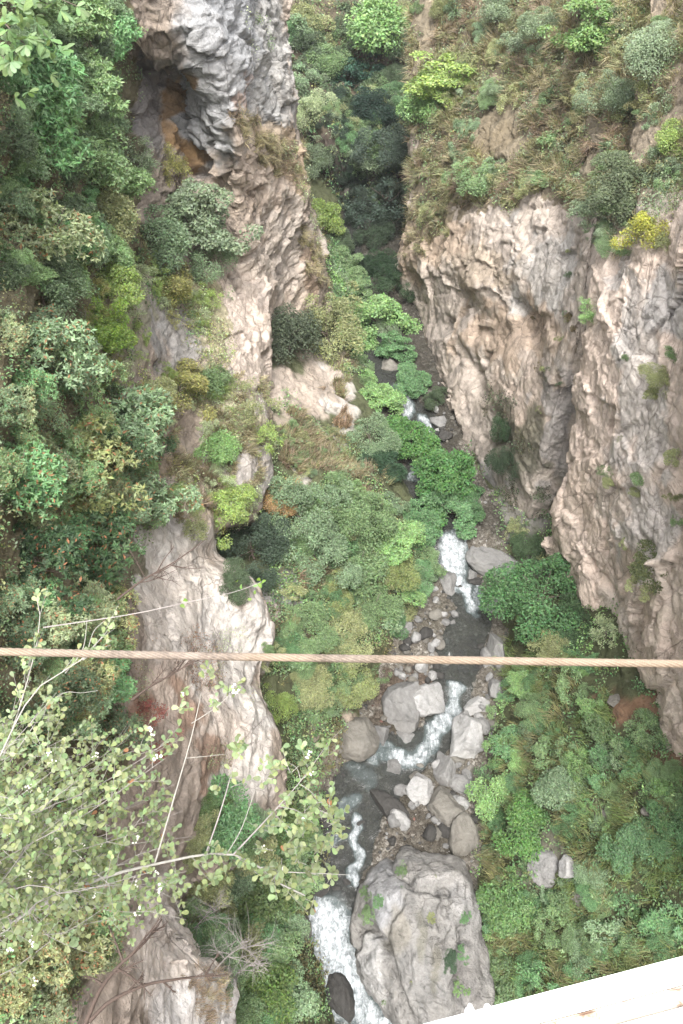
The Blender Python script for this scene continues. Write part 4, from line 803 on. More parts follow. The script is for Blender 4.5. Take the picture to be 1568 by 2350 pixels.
for px, py, r_, c in [(1530, 880, 36, 'olive'), (1545, 820, 20, 'mid'), (1505, 900, 22, 'olive'), (1395, 1080, 20, 'mid'), (1400, 1110, 16, 'olive'), (1460, 1095, 20, 'mid'), (1465, 1130, 14, 'olive'), (1495, 1310, 40, (.10, .125, .05)), (1470, 1340, 24, 'olive'), (1545, 1140, 18, 'olive'), (1560, 1195, 14, 'mid'), (1440, 820, 12, 'mid'), (1430, 1250, 12, 'olive'), (1555, 1050, 22, 'olive'), (1425, 1005, 8, 'olive')]:
    fill([(px - 4, py - 4), (px + 4, py - 4), (px + 4, py + 4), (px - 4, py + 4)], 1, (r_, r_ + 1), [c], 'face_tuft', 'grassy tuft hanging on the near pale pink face', 'tufts of the pale face', seed=int(px + py), lift=.15)
# ------------------------------------------------------------------ ground cover (nobody could count it) and dry grass
def weights(pt, polys, thr=-.15, seed=0, fr=.35, jit=18):
    p = PATCH[pt]; gx = np.gradient(p['px']); gy = np.gradient(p['py'])
    a = np.abs(gx[0] * gy[1] - gx[1] * gy[0])
    V = np.array([0, 0, CAMZ]) - p['P']; face = np.sum(p['N'] * unit(V), -1) > .02
    jx = fbm(p['P'] * .5, 3, 90 + seed) * jit * 2; jy = fbm(p['P'] * .5 + 9, 3, 91 + seed) * jit * 2
    m = np.zeros(a.shape, bool)
    for q in polys: m |= inpoly(p['px'] + jx, p['py'] + jy, q)
    for q in BARE: m &= ~inpoly(p['px'] + jx * .4, p['py'] + jy * .4, q)
    nz = fbm(p['P'] * fr, 4, 70 + seed)
    w = np.where(m & face & (p['px'] > -1100) & (p['px'] < 2000), np.minimum(a, 400), 0) * sstep(thr, thr + .25, nz)
    return p, w
def pick(p, w, n, r):
    ww = w.ravel(); i = r.choice(len(ww), n, p=ww / ww.sum())
    P = p['P'].reshape(-1, 3)[i]; N = p['N'].reshape(-1, 3)[i]; d = p['d'].reshape(-1)[i]
    return P, N, d
def undergrowth(name, pt, polys, nclus, per, size, cols, hgt=.4, spread=.5, seed=1, thr=-.25):
    r = np.random.default_rng(seed); p, w = weights(pt, polys, thr, seed); P, N, d = pick(p, w, nclus, r)
    P = P + r.normal(size=P.shape) * .15
    sc = np.sqrt(d / 60); cs = spread * r.uniform(.5, 1.4, nclus) * sc
    u = unit(N * .6 + np.array([0, 0, .7])); ctr = P + u * (cs * .2)[:, None]
    cc = np.array([G[c] if isinstance(c, str) else c for c in cols])
    zone = fbm(P * .25, 3, seed + 5); ci = np.clip(((zone * .8 + .5 + r.normal(size=nclus) * .22) * len(cc)).astype(int), 0, len(cc) - 1)
    col = cc[ci] * r.uniform(.75, 1.25, nclus)[:, None]
    C = np.repeat(ctr, per, 0); U = np.repeat(u, per, 0); S = np.repeat(cs, per); K = np.repeat(col, per, 0); sz = np.repeat(sc, per) * r.uniform(.6, 1.3, len(S)) * size
    dr = unit(r.normal(size=C.shape) + U * .8)
    pos = C + dr * (S * r.uniform(.35, 1.0, len(S)))[:, None] + U * (r.random(len(S)) * hgt * .4)[:, None]
    nr = unit(dr * .6 + U * .6 + r.normal(size=C.shape) * .45); ax = unit(dr + r.normal(size=C.shape) * .8); ax = unit(ax - nr * np.sum(ax * nr, -1, keepdims=True) * .85)
    V, F = leaf_quads(pos, ax, nr, sz, sz * .55)
    o = mesh_np(name, V, F, M['ground_leaf'], np.repeat(K, 4, 0), smooth=False); tag(o, kind='stuff'); return o
def grass(name, pt, polys, nt_, per, length, cols, width=.035, seed=1, thr=-.2, droop=.9):
    r = np.random.default_rng(seed); p, w = weights(pt, polys, thr, seed + 3, .5); P, N, d = pick(p, w, nt_, r)
    sc = np.sqrt(d / 60)
    down = N * .9 + np.array([0, 0, -.5]); cc = np.array(cols); ci = r.integers(0, len(cc), nt_)
    zone = fbm(P * .2, 3, seed + 5); ci = np.clip(((zone * .9 + .5 + r.normal(size=nt_) * .2) * len(cc)).astype(int), 0, len(cc) - 1)
    K = np.repeat(cc[ci] * r.uniform(.8, 1.2, nt_)[:, None], per, 0); B = np.repeat(P, per, 0); NN = np.repeat(N, per, 0); L = np.repeat(length * r.uniform(.6, 1.3, nt_) * sc, per) * r.uniform(.6, 1.1, nt_ * per)
    DD = np.repeat(unit(down + r.normal(size=P.shape) * .25), per, 0)
    B = B + r.normal(size=B.shape) * .10
    d0 = unit(NN * .6 + np.array([0, 0, .8]) + r.normal(size=B.shape) * .45); d1 = unit(d0 * .5 + DD * droop + r.normal(size=B.shape) * .25)
    side = unit(np.cross(d0, DD + r.normal(size=B.shape) * .4)); wd = (width * np.repeat(sc, per))[:, None]
    a = B - side * wd * .5; b = B + side * wd * .5; m1 = B + d0 * L[:, None] * .5 + side * wd * .45; m0 = B + d0 * L[:, None] * .5 - side * wd * .45; t1 = B + d0 * L[:, None] * .5 + d1 * L[:, None] * .6 + side * wd * .08; t0 = t1 - side * wd * .16
    V = np.stack([a, b, m1, m0, t1, t0], 1).reshape(-1, 3); i = np.arange(len(B))[:, None] * 6
    F = np.concatenate([i + np.array([0, 1, 2, 3]), i + np.array([3, 2, 4, 5])], 0)
    o = mesh_np(name, V, F, M['ground_leaf'], np.repeat(K, 6, 0), smooth=False); tag(o, kind='stuff'); return o
STRAW, STRAW2, GSTRAW, RUSTG = (.36, .32, .19), (.29, .26, .15), (.25, .26, .13), (.27, .21, .14)
ALL = [(-300, -300), (2000, -300), (2000, 2650), (-300, 2650)]
undergrowth('undergrowth', 'right_bank', [ALL], 5200, 13, .21, ['emer', 'mid', 'mid', (.15, .17, .075), 'mid', 'emer', 'bright'], seed=21, thr=-.45)
grass('meadow_grass', 'right_bank', [[(1150, 1480), (1330, 1500), (1500, 1680), (1568, 1800), (1568, 2300), (1100, 2350), (1110, 2000), (1150, 1750)]], 1700, 16, 1.1, [(.15, .22, .07), (.18, .21, .08), (.21, .21, .09)], .045, 22, thr=-.25)
undergrowth('undergrowth', 'left_bank', [[(600, 930), (640, 900), (760, 990), (850, 960), (880, 1100), (1000, 1280), (930, 1400), (860, 1570), (790, 1690), (740, 1800), (745, 1900), (690, 2100), (745, 2340), (500, 2360), (400, 2000), (600, 1500)]], 4600, 13, .20, ['mid', 'emer', 'olive', 'mid', 'bright', 'blue', (.16, .15, .07)], seed=23, thr=-.35)
undergrowth('undergrowth', 'left_bank', [[(740, 560), (800, 560), (850, 640), (930, 720), (900, 860), (830, 900), (800, 830), (790, 740)]], 1100, 12, .22, ['mid', 'emer', 'grey', 'bright'], seed=24, thr=-.5)
grass('dry_grass', 'left_bank', [[(650, 960), (720, 980), (800, 1030), (880, 1110), (820, 1130), (700, 1090), (640, 1060)], [(690, 1290), (760, 1280), (770, 1350), (700, 1370)], [(770, 850), (810, 850), (810, 990), (780, 990)]], 800, 18, .9, [STRAW2, RUSTG, GSTRAW, (.33, .24, .15)], .05, 25, thr=-.4)
LV = [[(-1100, -100), (285, -100), (300, 170), (300, 280), (335, 480), (440, 620), (500, 690), (440, 800), (340, 720), (300, 860), (180, 880), (-1100, 1000)], [(-1100, 700), (330, 900), (370, 1150), (330, 1290), (285, 1420), (270, 1600), (280, 1730), (200, 1900), (260, 2060), (180, 2350), (-1100, 2350)]]
undergrowth('undergrowth', 'left_cliff', LV, 9500, 13, .19, ['mid', 'emer', 'olive', (.15, .14, .07), 'grey', 'mid'], seed=26, thr=-.5)
undergrowth('undergrowth', 'left_cliff', [[(300, 850), (420, 840), (610, 900), (620, 1030), (590, 1160), (500, 1230), (420, 1210), (390, 1060)], [(440, 690), (500, 690), (540, 900), (480, 860)], [(330, 590), (430, 620), (430, 820), (370, 780)]], 1050, 11, .15, ['yel', 'pale', 'pale', 'lime', (.33, .30, .17)], seed=27, thr=-.1)
undergrowth('undergrowth', 'left_cliff', [[(600, 330), (680, 330), (740, 450), (760, 620), (700, 480)], [(560, 40), (600, 40), (620, 130), (580, 120)]], 350, 10, .16, ['grey', 'olive', 'pale'], seed=28, thr=0)
undergrowth('undergrowth', 'left_cliff', [[(380, 1450), (620, 1480), (640, 1640), (560, 1600), (420, 1560)], [(270, 1560), (330, 1560), (330, 1720), (260, 1720)], [(440, 1700), (560, 1740), (600, 1900), (470, 1840)]], 500, 9, .10, ['pale', 'grey', 'olive', (.2, .12, .07)], seed=29, thr=.0)
grass('dry_grass', 'left_cliff', [[(540, 240), (600, 300), (690, 330), (715, 430), (640, 420), (570, 330)], [(690, 520), (750, 560), (755, 640), (720, 640)], [(380, 990), (600, 960), (620, 1060), (520, 1170), (400, 1180)], [(440, 840), (600, 880), (610, 960), (470, 960)], [(280, 540), (340, 560), (330, 640)]], 1300, 16, .75, [STRAW, STRAW2, GSTRAW, RUSTG], .04, 30, thr=-.25)
grass('dry_grass', 'left_cliff', [[(250, 1000), (330, 1000), (420, 1080), (380, 1150)], [(420, 2230), (520, 2250), (520, 2350), (460, 2350)]], 150, 22, .5, [STRAW, RUSTG], .025, 31, thr=-.5)
SV = [[(955, -50), (1700, -50), (1700, 330), (1440, 360), (1360, 470), (1290, 470), (1230, 420), (1180, 470), (1060, 470), (960, 590), (935, 480), (950, 330), (930, 200)]]
undergrowth('undergrowth', 'right_middle_cliff', SV, 4200, 12, .20, ['olive', 'mid', 'grey', (.17, .16, .08), (.2, .17, .09)], seed=32, thr=-.3)
grass('dry_grass', 'right_middle_cliff', SV, 2600, 20, 1.15, [STRAW, GSTRAW, STRAW2, GSTRAW, RUSTG], .05, 33, thr=-.25)
undergrowth('undergrowth', 'right_middle_cliff', [[(1130, 900), (1190, 930), (1240, 1060), (1260, 1240), (1190, 1260), (1140, 1130)]], 420, 11, .16, [(.07, .075, .045), 'dark', (.09, .085, .05)], seed=34, thr=-.2)
CV = [[(1400, -50), (1900, -50), (1900, 330), (1568, 440), (1470, 590), (1400, 570), (1375, 480), (1420, 360)]]
undergrowth('undergrowth', 'right_near_cliff', CV, 1600, 12, .17, ['grey', 'olive', 'mid', (.2, .18, .1)], seed=35, thr=-.2)
grass('dry_grass', 'right_near_cliff', CV, 800, 18, .9, [STRAW, GSTRAW, STRAW], .04, 36, thr=-.2)
undergrowth('undergrowth', 'upstream_hillside', [ALL], 3200, 12, .30, ['mid', 'dark', 'olive', 'emer', 'grey'], seed=37, thr=-.4)

# ------------------------------------------------------------------ rocks
def rock_mesh(name, seed, mat, sub=4, cuts=8, rough=.05, lo=.48, hi=.86):
    r = np.random.default_rng(seed); bm = bmesh.new(); bmesh.ops.create_icosphere(bm, subdivisions=sub, radius=1)
    V = np.array([v.co[:] for v in bm.verts]); F = np.array([[v.index for v in f.verts] for f in bm.faces]); bm.free()
    for _ in range(cuts):
        n = unit(r.normal(size=3)); d = r.uniform(lo, hi); s = V @ n; V = V - np.where(s > d, (s - d) * .98, 0)[:, None] * n
    nn = unit(V); f1, f2, i, tl = worley(V * 1.9 + seed * 3.1, seed)
    V = V + nn * (rough * (fbm(V * 2.2 + seed, 4, seed) + .5 * fbm(V * 6 + seed, 3, seed + 3)) + rough * .9 * (i - .5) + tl * rough)[:, None]
    return mesh_np(name, V, F, M[mat], link=False)
def boulder(px, py, w, h, mat, label, seed, rz=0.0, name='boulder', squash=1.0, cuts=9, sub=5, lo=.50, lift=.25):
    hp, hn, hd = hit(px, py + .2 * h)
    hp = np.array(hp); f = float(proj(hp)[2]); a = w / 2 / FP * f; b = h / 2 / FP * f
    me = rock_mesh(name, seed, mat, sub=sub, cuts=cuts, lo=lo)
    o = bpy.data.objects.new(name, me); COL.objects.link(o); c = WD(px, py, hd) ; c[2] = hp[2] + b * squash * lift
    d = ray(px, py); t = (c[2] - CAMZ) / d[2]; o.location = np.array([0, 0, CAMZ]) + d * t
    co_, si_ = abs(math.cos(rz)), abs(math.sin(rz))
    o.scale = (a * 1.30, b * 1.30, b * squash * 1.2); o.rotation_euler = (0, 0, rz)
    tag(o, label, 'boulder'); return o
B = [
 (930, 1618, 82, 100, 'boulder', 'large smooth grey boulder in front of the white-topped one', 1, 0, 1.0),
 (972, 1600, 88, 80, 'boulder_pale', 'boulder with a white upper face tucked behind the large smooth grey one', 2, -.5, .8),
 (1070, 1697, 82, 88, 'boulder_pale', 'broad pale boulder on the far side of the bending white rapid', 3, .2, .9),
 (818, 1692, 84, 84, 'boulder_warm', 'brownish boulder against the left bank beside the rapid', 4, .3, .9),
 (879, 1683, 34, 44, 'boulder', 'egg-shaped grey boulder between the brownish and the large smooth one', 5, .2, 1),
 (935, 1688, 64, 44, 'boulder', 'broken low rock right under the large smooth grey boulder', 6, .1, .7),
 (1092, 1618, 54, 40, 'boulder_pale', 'flat pale wedge of rock at the right edge of the upper rapid', 7, .5, .7),
 (1068, 1640, 24, 30, 'boulder', 'small round rock splitting the foot of the upper rapid', 8, 0, 1),
 (1106, 1668, 30, 34, 'boulder', 'small blocky rock uphill of the broad pale boulder', 9, .4, 1),
 (1022, 1762, 48, 66, 'boulder', 'upright pear-shaped grey boulder in the middle of the rubble', 10, .1, .9),
 (1068, 1800, 66, 38, 'boulder', 'flat broken slab lying beside the right bank shrubs', 11, -.3, .6),
 (1017, 1850, 80, 72, 'boulder_warm', 'flat-topped olive grey boulder below the rubble heap', 12, .1, .8),
 (893, 1848, 84, 52, 'boulder_dark', 'dark wet boulder with a pale lower edge leaning in the stream', 13, -.7, .9),
 (902, 1762, 42, 42, 'boulder', 'square dark-sided rock standing in the lower rapid', 14, .2, .9),
 (968, 1810, 58, 58, 'boulder_pale', 'pale angular rock leaning on the flat-topped olive boulder', 15, .6, .8),
 (1062, 1920, 56, 90, 'boulder_warm', 'tall warm grey boulder between the giant boulder and the shrubs', 16, .1, .8),
 (1130, 1283, 92, 74, 'boulder', 'ribbed grey slab beside the small white fall', 17, -.3, .6),
 (1028, 1336, 34, 60, 'boulder', 'long grey boulder at the foot of the small white fall', 18, .3, .8),
 (1010, 1312, 26, 30, 'boulder', 'small rock above the long grey boulder by the fall', 19, 0, .9),
 (1056, 1345, 28, 30, 'boulder_dark', 'small dark wet rock between the two white chutes', 20, 0, .9),
 (1085, 1318, 32, 30, 'boulder', 'wet rock on the right side of the upper chute', 21, .4, .8),
 (1096, 1335, 30, 28, 'boulder_dark', 'dark rock sitting in the right chute', 22, .1, .8),
 (1138, 1385, 46, 40, 'boulder_pale', 'pale rock half under the round-headed tree', 23, .2, .7),
 (1140, 1490, 34, 84, 'boulder', 'tall grey rock on the right shore above the wire rope', 24, .1, .8),
 (1118, 1510, 24, 44, 'boulder', 'narrow rock left of the tall shore rock', 25, 0, .8),
 (1132, 1580, 30, 60, 'boulder', 'grey shore rock just below the wire rope', 26, .15, .8),
 (925, 1448, 42, 30, 'boulder', 'flat grey rock under the edge of the gully thicket', 27, 0, .6),
 (935, 1436, 20, 24, 'boulder', 'small grey rock on top of the flat one beside the gravel bar', 28, 0, .8),
 (1008, 970, 34, 40, 'boulder', 'grey rock in the stream beneath the overhanging wall', 29, .2, .8),
 (1020, 1000, 30, 30, 'boulder_dark', 'dark rock below the grey one beneath the overhanging wall', 30, .1, .8),
 (1000, 1010, 20, 20, 'boulder', 'small rock by the second riffle upstream', 31, .1, .8),
 (895, 840, 46, 40, 'boulder_warm', 'brown rock above the highest white riffle', 32, .1, .7),
 (925, 952, 28, 20, 'boulder_pale', 'small whitish rock in the highest riffle', 33, .1, .7),
 (815, 655, 26, 24, 'boulder_pale', 'pale rock in the narrow throat of the gorge', 34, .1, .7),
 (800, 425, 36, 40, 'boulder_warm', 'rock in the dark throat under the leaning tree', 35, .1, .9),
 (1412, 1612, 38, 32, 'boulder_warm', 'rounded boulder on the red soil under the pale face', 36, .1, .8),
 (1258, 1992, 76, 66, 'boulder', 'whitish jagged outcrop in the right bank thicket', 37, .3, .8),
 (1308, 1988, 56, 46, 'boulder_pale', 'smaller whitish boulder next to the jagged outcrop', 38, .4, .8),
 (1340, 2062, 60, 50, 'boulder_warm', 'pale ledge of rock lower than the jagged outcrop', 39, .7, .7),
 (1388, 1872, 26, 24, 'boulder_warm', 'small reddish rock amid the right bank shrubs', 40, .1, .8),
 (1560, 1920, 60, 110, 'boulder_warm', 'pinkish outcrop at the far side of the right bank', 41, .1, .7),
 (1495, 1860, 40, 24, 'boulder_warm', 'low tan rock near the pinkish outcrop', 42, .1, .7),
 (1510, 2140, 40, 24, 'boulder_warm', 'low rock on the bank just above the white bridge beam', 43, .1, .7),
 (775, 2290, 60, 90, 'boulder_dark', 'dark rock splitting the outflow of the white pool', 44, .3, .8),
 (700, 2140, 30, 60, 'boulder_warm', 'brown rock at the left edge of the white pool', 45, .1, .8),
 (770, 1905, 30, 24, 'boulder_dark', 'dark stone poking out of the left arm of the stream', 46, .1, .7),
 (790, 2060, 40, 26, 'boulder_dark', 'dark wet stone above the lip of the white pool', 47, .1, .6),
 (735, 2040, 44, 34, 'boulder_dark', 'dark ledge left of the lip of the white pool', 48, .1, .6),
 (760, 1990, 30, 26, 'boulder_dark', 'dark stone in the riffle left of the giant boulder', 49, .1, .6),
 (980, 1740, 22, 20, 'boulder_dark', 'dark stone below the bend of the rapid', 50, .1, .7),
 (1048, 1745, 30, 24, 'boulder_warm', 'brown stone right of the pear-shaped boulder', 51, .1, .7),
 (1075, 1765, 22, 24, 'boulder_warm', 'small brown stone under the broad pale boulder', 52, .1, .7),
]
for px, py, w_, h_, mt, lab, sd, rz, sq in B: boulder(px, py, w_, h_, mt, lab, sd * 13 + (5 if sd != 13 else 11), rz, squash=sq, lift=.25 if not 36 <= sd <= 43 else -.25)

# the giant boulder below the bridge
GB = [(812, 2130), (826, 2062), (856, 1990), (925, 1944), (1000, 1957), (1060, 1982), (1082, 2050), (1092, 2150), (1110, 2240), (1120, 2340), (1085, 2440), (1000, 2430), (940, 2370), (878, 2295), (828, 2225)]
gc = WZ(965, 2185, 1.6)
def giant():
    bm = bmesh.new(); bmesh.ops.create_icosphere(bm, subdivisions=6, radius=1)
    V = np.array([v.co[:] for v in bm.verts]); F = np.array([[v.index for v in f.verts] for f in bm.faces]); bm.free()
    r = np.random.default_rng(77)
    V = np.sign(V) * np.abs(V) ** np.array([1, 1, .8])
    for n, d in (((.15, -.15, 1), .66), ((-.75, .1, .65), .80), ((.55, -.1, .8), .80), ((-.2, .8, .55), .84), ((.1, -.8, .6), .80), ((-.55, -.55, .6), .82)):
        n = unit(np.array(n, float)); s = V @ n; V = V - np.where(s > d, (s - d) * .9, 0)[:, None] * n
    th = np.arctan2(V[:, 1], V[:, 0]); rho = np.hypot(V[:, 0], V[:, 1])
    pts = np.array([WZ(x, y, 1.6) - gc for x, y in GB]); pa = np.arctan2(pts[:, 1], pts[:, 0]); pr = np.hypot(pts[:, 0], pts[:, 1]); o = np.argsort(pa)
    R = np.interp(th, np.r_[pa[o][-1] - 2 * np.pi, pa[o], pa[o][0] + 2 * np.pi], np.r_[pr[o][-1], pr[o], pr[o][0]])
    Q = np.stack([np.cos(th) * rho * R, np.sin(th) * rho * R, V[:, 2] * 4.6], -1)
    n = unit(Q * np.array([.9, .6, 1.4])); Pw_ = Q + gc
    Q = Q + n * (rock_disp(Pw_ * 1.4, .26, 1.1, 5, (1, .45, 1)) + .10 * ridged(Pw_ * np.array([2.2, .5, 1.0]), 4, 9))[:, None]
    px, py, _ = proj(Q + gc); jx = fbm(Pw_, 3, 1) * 8; jy = fbm(Pw_ + 7, 3, 2) * 8
    for pts_, w_, dp in (([(1062, 2130), (1066, 2200), (1058, 2260), (1054, 2340)], 9, 1.3), ([(905, 1955), (896, 2000)], 6, .6), ([(842, 2120), (885, 2165), (905, 2240), (930, 2330)], 9, 1.2), ([(930, 1990), (935, 2030), (1000, 2040), (1030, 2045)], 6, .7), ([(985, 2110), (1020, 2120)], 6, .4), ([(830, 2110), (812, 2180)], 7, .8), ([(925, 2050), (905, 2100), (880, 2140)], 6, .7), ([(1010, 2070), (1005, 2130)], 5, .4), ([(935, 2170), (945, 2260)], 6, .45)):
        q, _, _ = polyd(px + jx, py + jy, pts_); Q = Q - n * (dp * np.exp(-(q / w_) ** 2))[:, None]
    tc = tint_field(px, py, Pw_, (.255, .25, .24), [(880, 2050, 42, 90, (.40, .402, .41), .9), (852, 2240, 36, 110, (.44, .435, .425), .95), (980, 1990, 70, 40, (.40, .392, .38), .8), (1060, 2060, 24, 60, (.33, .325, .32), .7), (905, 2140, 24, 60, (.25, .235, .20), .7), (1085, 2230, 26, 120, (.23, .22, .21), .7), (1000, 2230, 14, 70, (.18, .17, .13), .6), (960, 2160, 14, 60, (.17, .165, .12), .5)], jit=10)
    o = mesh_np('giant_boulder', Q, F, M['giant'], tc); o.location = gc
    tag(o, 'house-sized pale grey boulder with mossy cracks standing in the stream below the bridge', 'boulder')
    return BVHTree.FromPolygons((Q + gc).tolist(), F.tolist())
GBV = giant()
def on_giant(px, py): return GBV.ray_cast(CAM, Vector(ray(px, py)).normalized(), 200)[0]
for k, (px, py, r_, c, kd) in enumerate([(848, 2095, 24, 'mid', 'fine'), (870, 2075, 16, 'emer', 'fine'), (842, 2050, 14, 'mid', 'fine'), (920, 2008, 16, 'mid', 'fine'), (922, 2036, 10, 'emer', 'small'), (988, 2113, 12, 'olive', 'fine'), (1068, 2110, 16, 'emer', 'fine'), (1062, 2185, 15, 'emer', 'fine'), (1055, 2262, 17, 'bright', 'fine'), (1030, 2200, 20, (.06, .11, .06), 'loose'), (945, 2255, 8, 'olive', 'small'), (885, 2300, 10, 'mid', 'small'), (935, 1990, 7, 'olive', 'small'), (1000, 2010, 6, 'olive', 'small')]):
    rt = np.random.default_rng(500 + k); c = G[c] if isinstance(c, str) else c
    for j in range(1 if kd == 'small' else 6):
      p = on_giant(px + (rt.normal() * r_ * .4 if j else 0), py + (rt.normal() * r_ * .7 if j else 0))
      if p is None: continue
      d = (p - CAM).length; R = r_ / FP * d * rt.uniform(.3, .6); o = bpy.data.objects.new('boulder_tuft', CR['small' if j % 2 else 'loose', (k + j) % 5]); COL.objects.link(o); o.location = p; o.scale = (R, R * 1.2, R * .6); o.rotation_euler = (0, 0, k)
      v = rt.uniform(.7, 1.1); o.color = (c[0] * v, c[1] * v, c[2] * v, 1); tag(o, 'green tuft growing in a crack of the house-sized boulder', 'plant', 'tufts on the giant boulder')

# loose stones
SM = [rock_mesh('loose_stone', 900 + k, m, sub=3, cuts=7, rough=.06) for k, m in enumerate(['boulder', 'boulder_pale', 'boulder', 'boulder_warm', 'boulder_dark', 'boulder_warm', 'boulder_dark'])]
def stones(poly, n, rpx, label, group, seed, bias=3.2, dark=False):
    r = np.random.default_rng(seed); xs = [p[0] for p in poly]; ys = [p[1] for p in poly]; k = 0
    while k < n:
        px, py = r.uniform(min(xs), max(xs)), r.uniform(min(ys), max(ys))
        if not inpoly(np.array(px), np.array(py), poly): continue
        hp, hn, hd = hit(px, py)
        R = (rpx[0] + (rpx[1] - rpx[0]) * r.random() ** bias) / FP * hd
        o = bpy.data.objects.new('loose_stone', SM[6 if dark else int(r.integers(6))]); COL.objects.link(o); o.location = np.array(hp) + np.array([0, 0, R * .35])
        o.scale = R * r.uniform(.75, 1.3, 3) * np.array([1, 1, .75]); o.rotation_euler = (r.normal() * .3, r.normal() * .3, r.uniform(0, 6.28)); tag(o, label, 'stone', group); k += 1
stones([(985, 1340), (1030, 1360), (1050, 1420), (1040, 1500), (1020, 1570), (900, 1590), (890, 1560), (940, 1440), (950, 1390)], 76, (3, 12), 'loose rounded stone on the gravel bar upstream of the large smooth boulder', 'stones of the upper gravel bar', 61)
stones([(955, 1740), (1090, 1720), (1105, 1800), (1085, 1900), (1020, 1945), (930, 1930), (860, 1930), (855, 1880), (950, 1850)], 64, (3, 11), 'loose stone in the dark rubble above the giant boulder', 'stones of the lower rubble', 62)
stones([(1095, 1540), (1140, 1560), (1130, 1680), (1110, 1740), (1060, 1740), (1085, 1660), (1070, 1580)], 22, (3.5, 11), 'loose stone along the right shore of the bending rapid', 'stones of the right shore', 63)
stones([(860, 1620), (890, 1590), (900, 1680), (840, 1720), (800, 1740), (780, 1700)], 12, (4, 10), 'loose stone under the left bank beside the brownish boulder', 'stones of the left shore', 64)
stones([(1000, 940), (1040, 960), (1040, 1020), (1000, 1030), (985, 990)], 14, (4, 10), 'loose stone in the shade of the overhanging wall', 'stones under the overhanging wall', 65)
stones([(960, 1400), (1040, 1400), (1040, 1500), (1010, 1580), (920, 1590), (930, 1480)], 22, (9, 17), 'larger grey stone lying on the gravel bar by the wire rope', 'larger stones of the upper gravel bar', 66, bias=1.3)
stones([(850, 1900), (950, 1760), (1090, 1760), (1095, 1880), (1030, 1945), (900, 1935)], 26, (9, 18), 'larger grey stone wedged in the dark rubble above the giant boulder', 'larger stones of the lower rubble', 67, bias=1.3)
stones([(760, 1780), (830, 1780), (850, 1850), (790, 2060), (740, 2050), (735, 1950)], 30, (6, 15), 'dark wet stone in the shallow left arm of the stream', 'wet stones of the left arm', 68, bias=1.5, dark=True)
stones([(1060, 1400), (1130, 1420), (1120, 1530), (1070, 1560), (1040, 1520)], 22, (5, 12), 'dark wet stone in the shallow water by the wire rope', 'wet stones by the wire rope', 69, bias=1.5, dark=True)
def gravel():
    r = np.random.default_rng(3); p, w = weights('riverbed', [ALL], -2, 9); xs = p['px']; ok = (p['P'][..., 2] > np.interp(p['P'][..., 1], ZRY, ZRZ) - .12)
    w = w * ok; n = 7000; P, N, d = pick(p, w, n, r)
    t = (1 + 5 ** .5) / 2; iv = unit(np.array([(-1, t, 0), (1, t, 0), (-1, -t, 0), (1, -t, 0), (0, -1, t), (0, 1, t), (0, -1, -t), (0, 1, -t), (t, 0, -1), (t, 0, 1), (-t, 0, -1), (-t, 0, 1)]))
    iF = np.array([(0, 11, 5), (0, 5, 1), (0, 1, 7), (0, 7, 10), (0, 10, 11), (1, 5, 9), (5, 11, 4), (11, 10, 2), (10, 7, 6), (7, 1, 8), (3, 9, 4), (3, 4, 2), (3, 2, 6), (3, 6, 8), (3, 8, 9), (4, 9, 5), (2, 4, 11), (6, 2, 10), (8, 6, 7), (9, 8, 1)])
    s = .05 + .17 * r.random(n) ** 2.5
    V = P[:, None] + iv[None] * s[:, None, None] * r.uniform(.6, 1.3, (n, 1, 3)) + r.normal(size=(n, 12, 3)) * s[:, None, None] * .12
    F = (np.arange(n)[:, None, None] * 12 + iF[None]).reshape(-1, 3)
    g = .045 + .20 * r.random(n) ** 4.0; K = np.stack([g * 1.0, g * .97, g * .92], -1); K[r.random(n) < .06] *= np.array([1.1, .6, .5])
    o = mesh_np('gravel', V.reshape(-1, 3), F, M['pebble'], np.repeat(K, 12, 0)); tag(o, kind='stuff')
k_ = NT('pebbles'); M['pebble'] = k_.done(k_.n('ShaderNodeBsdfPrincipled', {'Base Color': k_.n('ShaderNodeAttribute', attribute_name='tint').outputs['Color'], 'Roughness': .8, 'Specular IOR Level': .25}))
gravel()
# ------------------------------------------------------------------ things close to the bridge
# wire rope: six strands laid round each other
def wire_rope():
    a, b, c = [np.array([0, 0, CAMZ]) + ray(px, py) * 2.2 for px, py in ((0, 1495), (784, 1513), (1568, 1522))]
    xs = np.r_[-17, np.linspace(-2.2, 2.2, 1100), 38]
    q = np.polyfit([a[0], b[0], c[0]], [a[1], b[1], c[1]], 1), np.polyfit([a[0], b[0], c[0]], [a[2], b[2], c[2]], 2)
    xl_ = np.clip(xs, -1.3, 1.3)
    y = np.polyval(q[0], xs); z = np.polyval(q[1], xl_) + (xs - xl_) * np.where(xs < 0, .01, .005)
    z = z + .0010 * np.sin(xs * 5.1) 
    path = np.stack([xs, y, z], -1); parts = []
    Rr, rs = .0067, .0046
    for k in range(6):
        an = xs / .125 * 2 * np.pi + k * np.pi / 3
        P = path + np.stack([0 * xs, np.cos(an) * Rr, np.sin(an) * Rr], -1); parts.append(tube(P, np.full(len(xs), rs), 8))
    parts.append(tube(path, np.full(len(xs), .004), 6))
    V, F = join(parts); o = mesh_np('wire_rope', V, F, M['rope'])
    tag(o, 'rusty twisted steel wire rope stretched across the gorge', 'wire rope')
k_ = NT('rusty_steel'); co_ = k_.n('ShaderNodeTexCoord').outputs['Object']; n_ = k_.noise(co_, 14, 6, .6); n2_ = k_.noise(co_, 120, 4, .6); n3_ = k_.noise(co_, 2.2, 3)
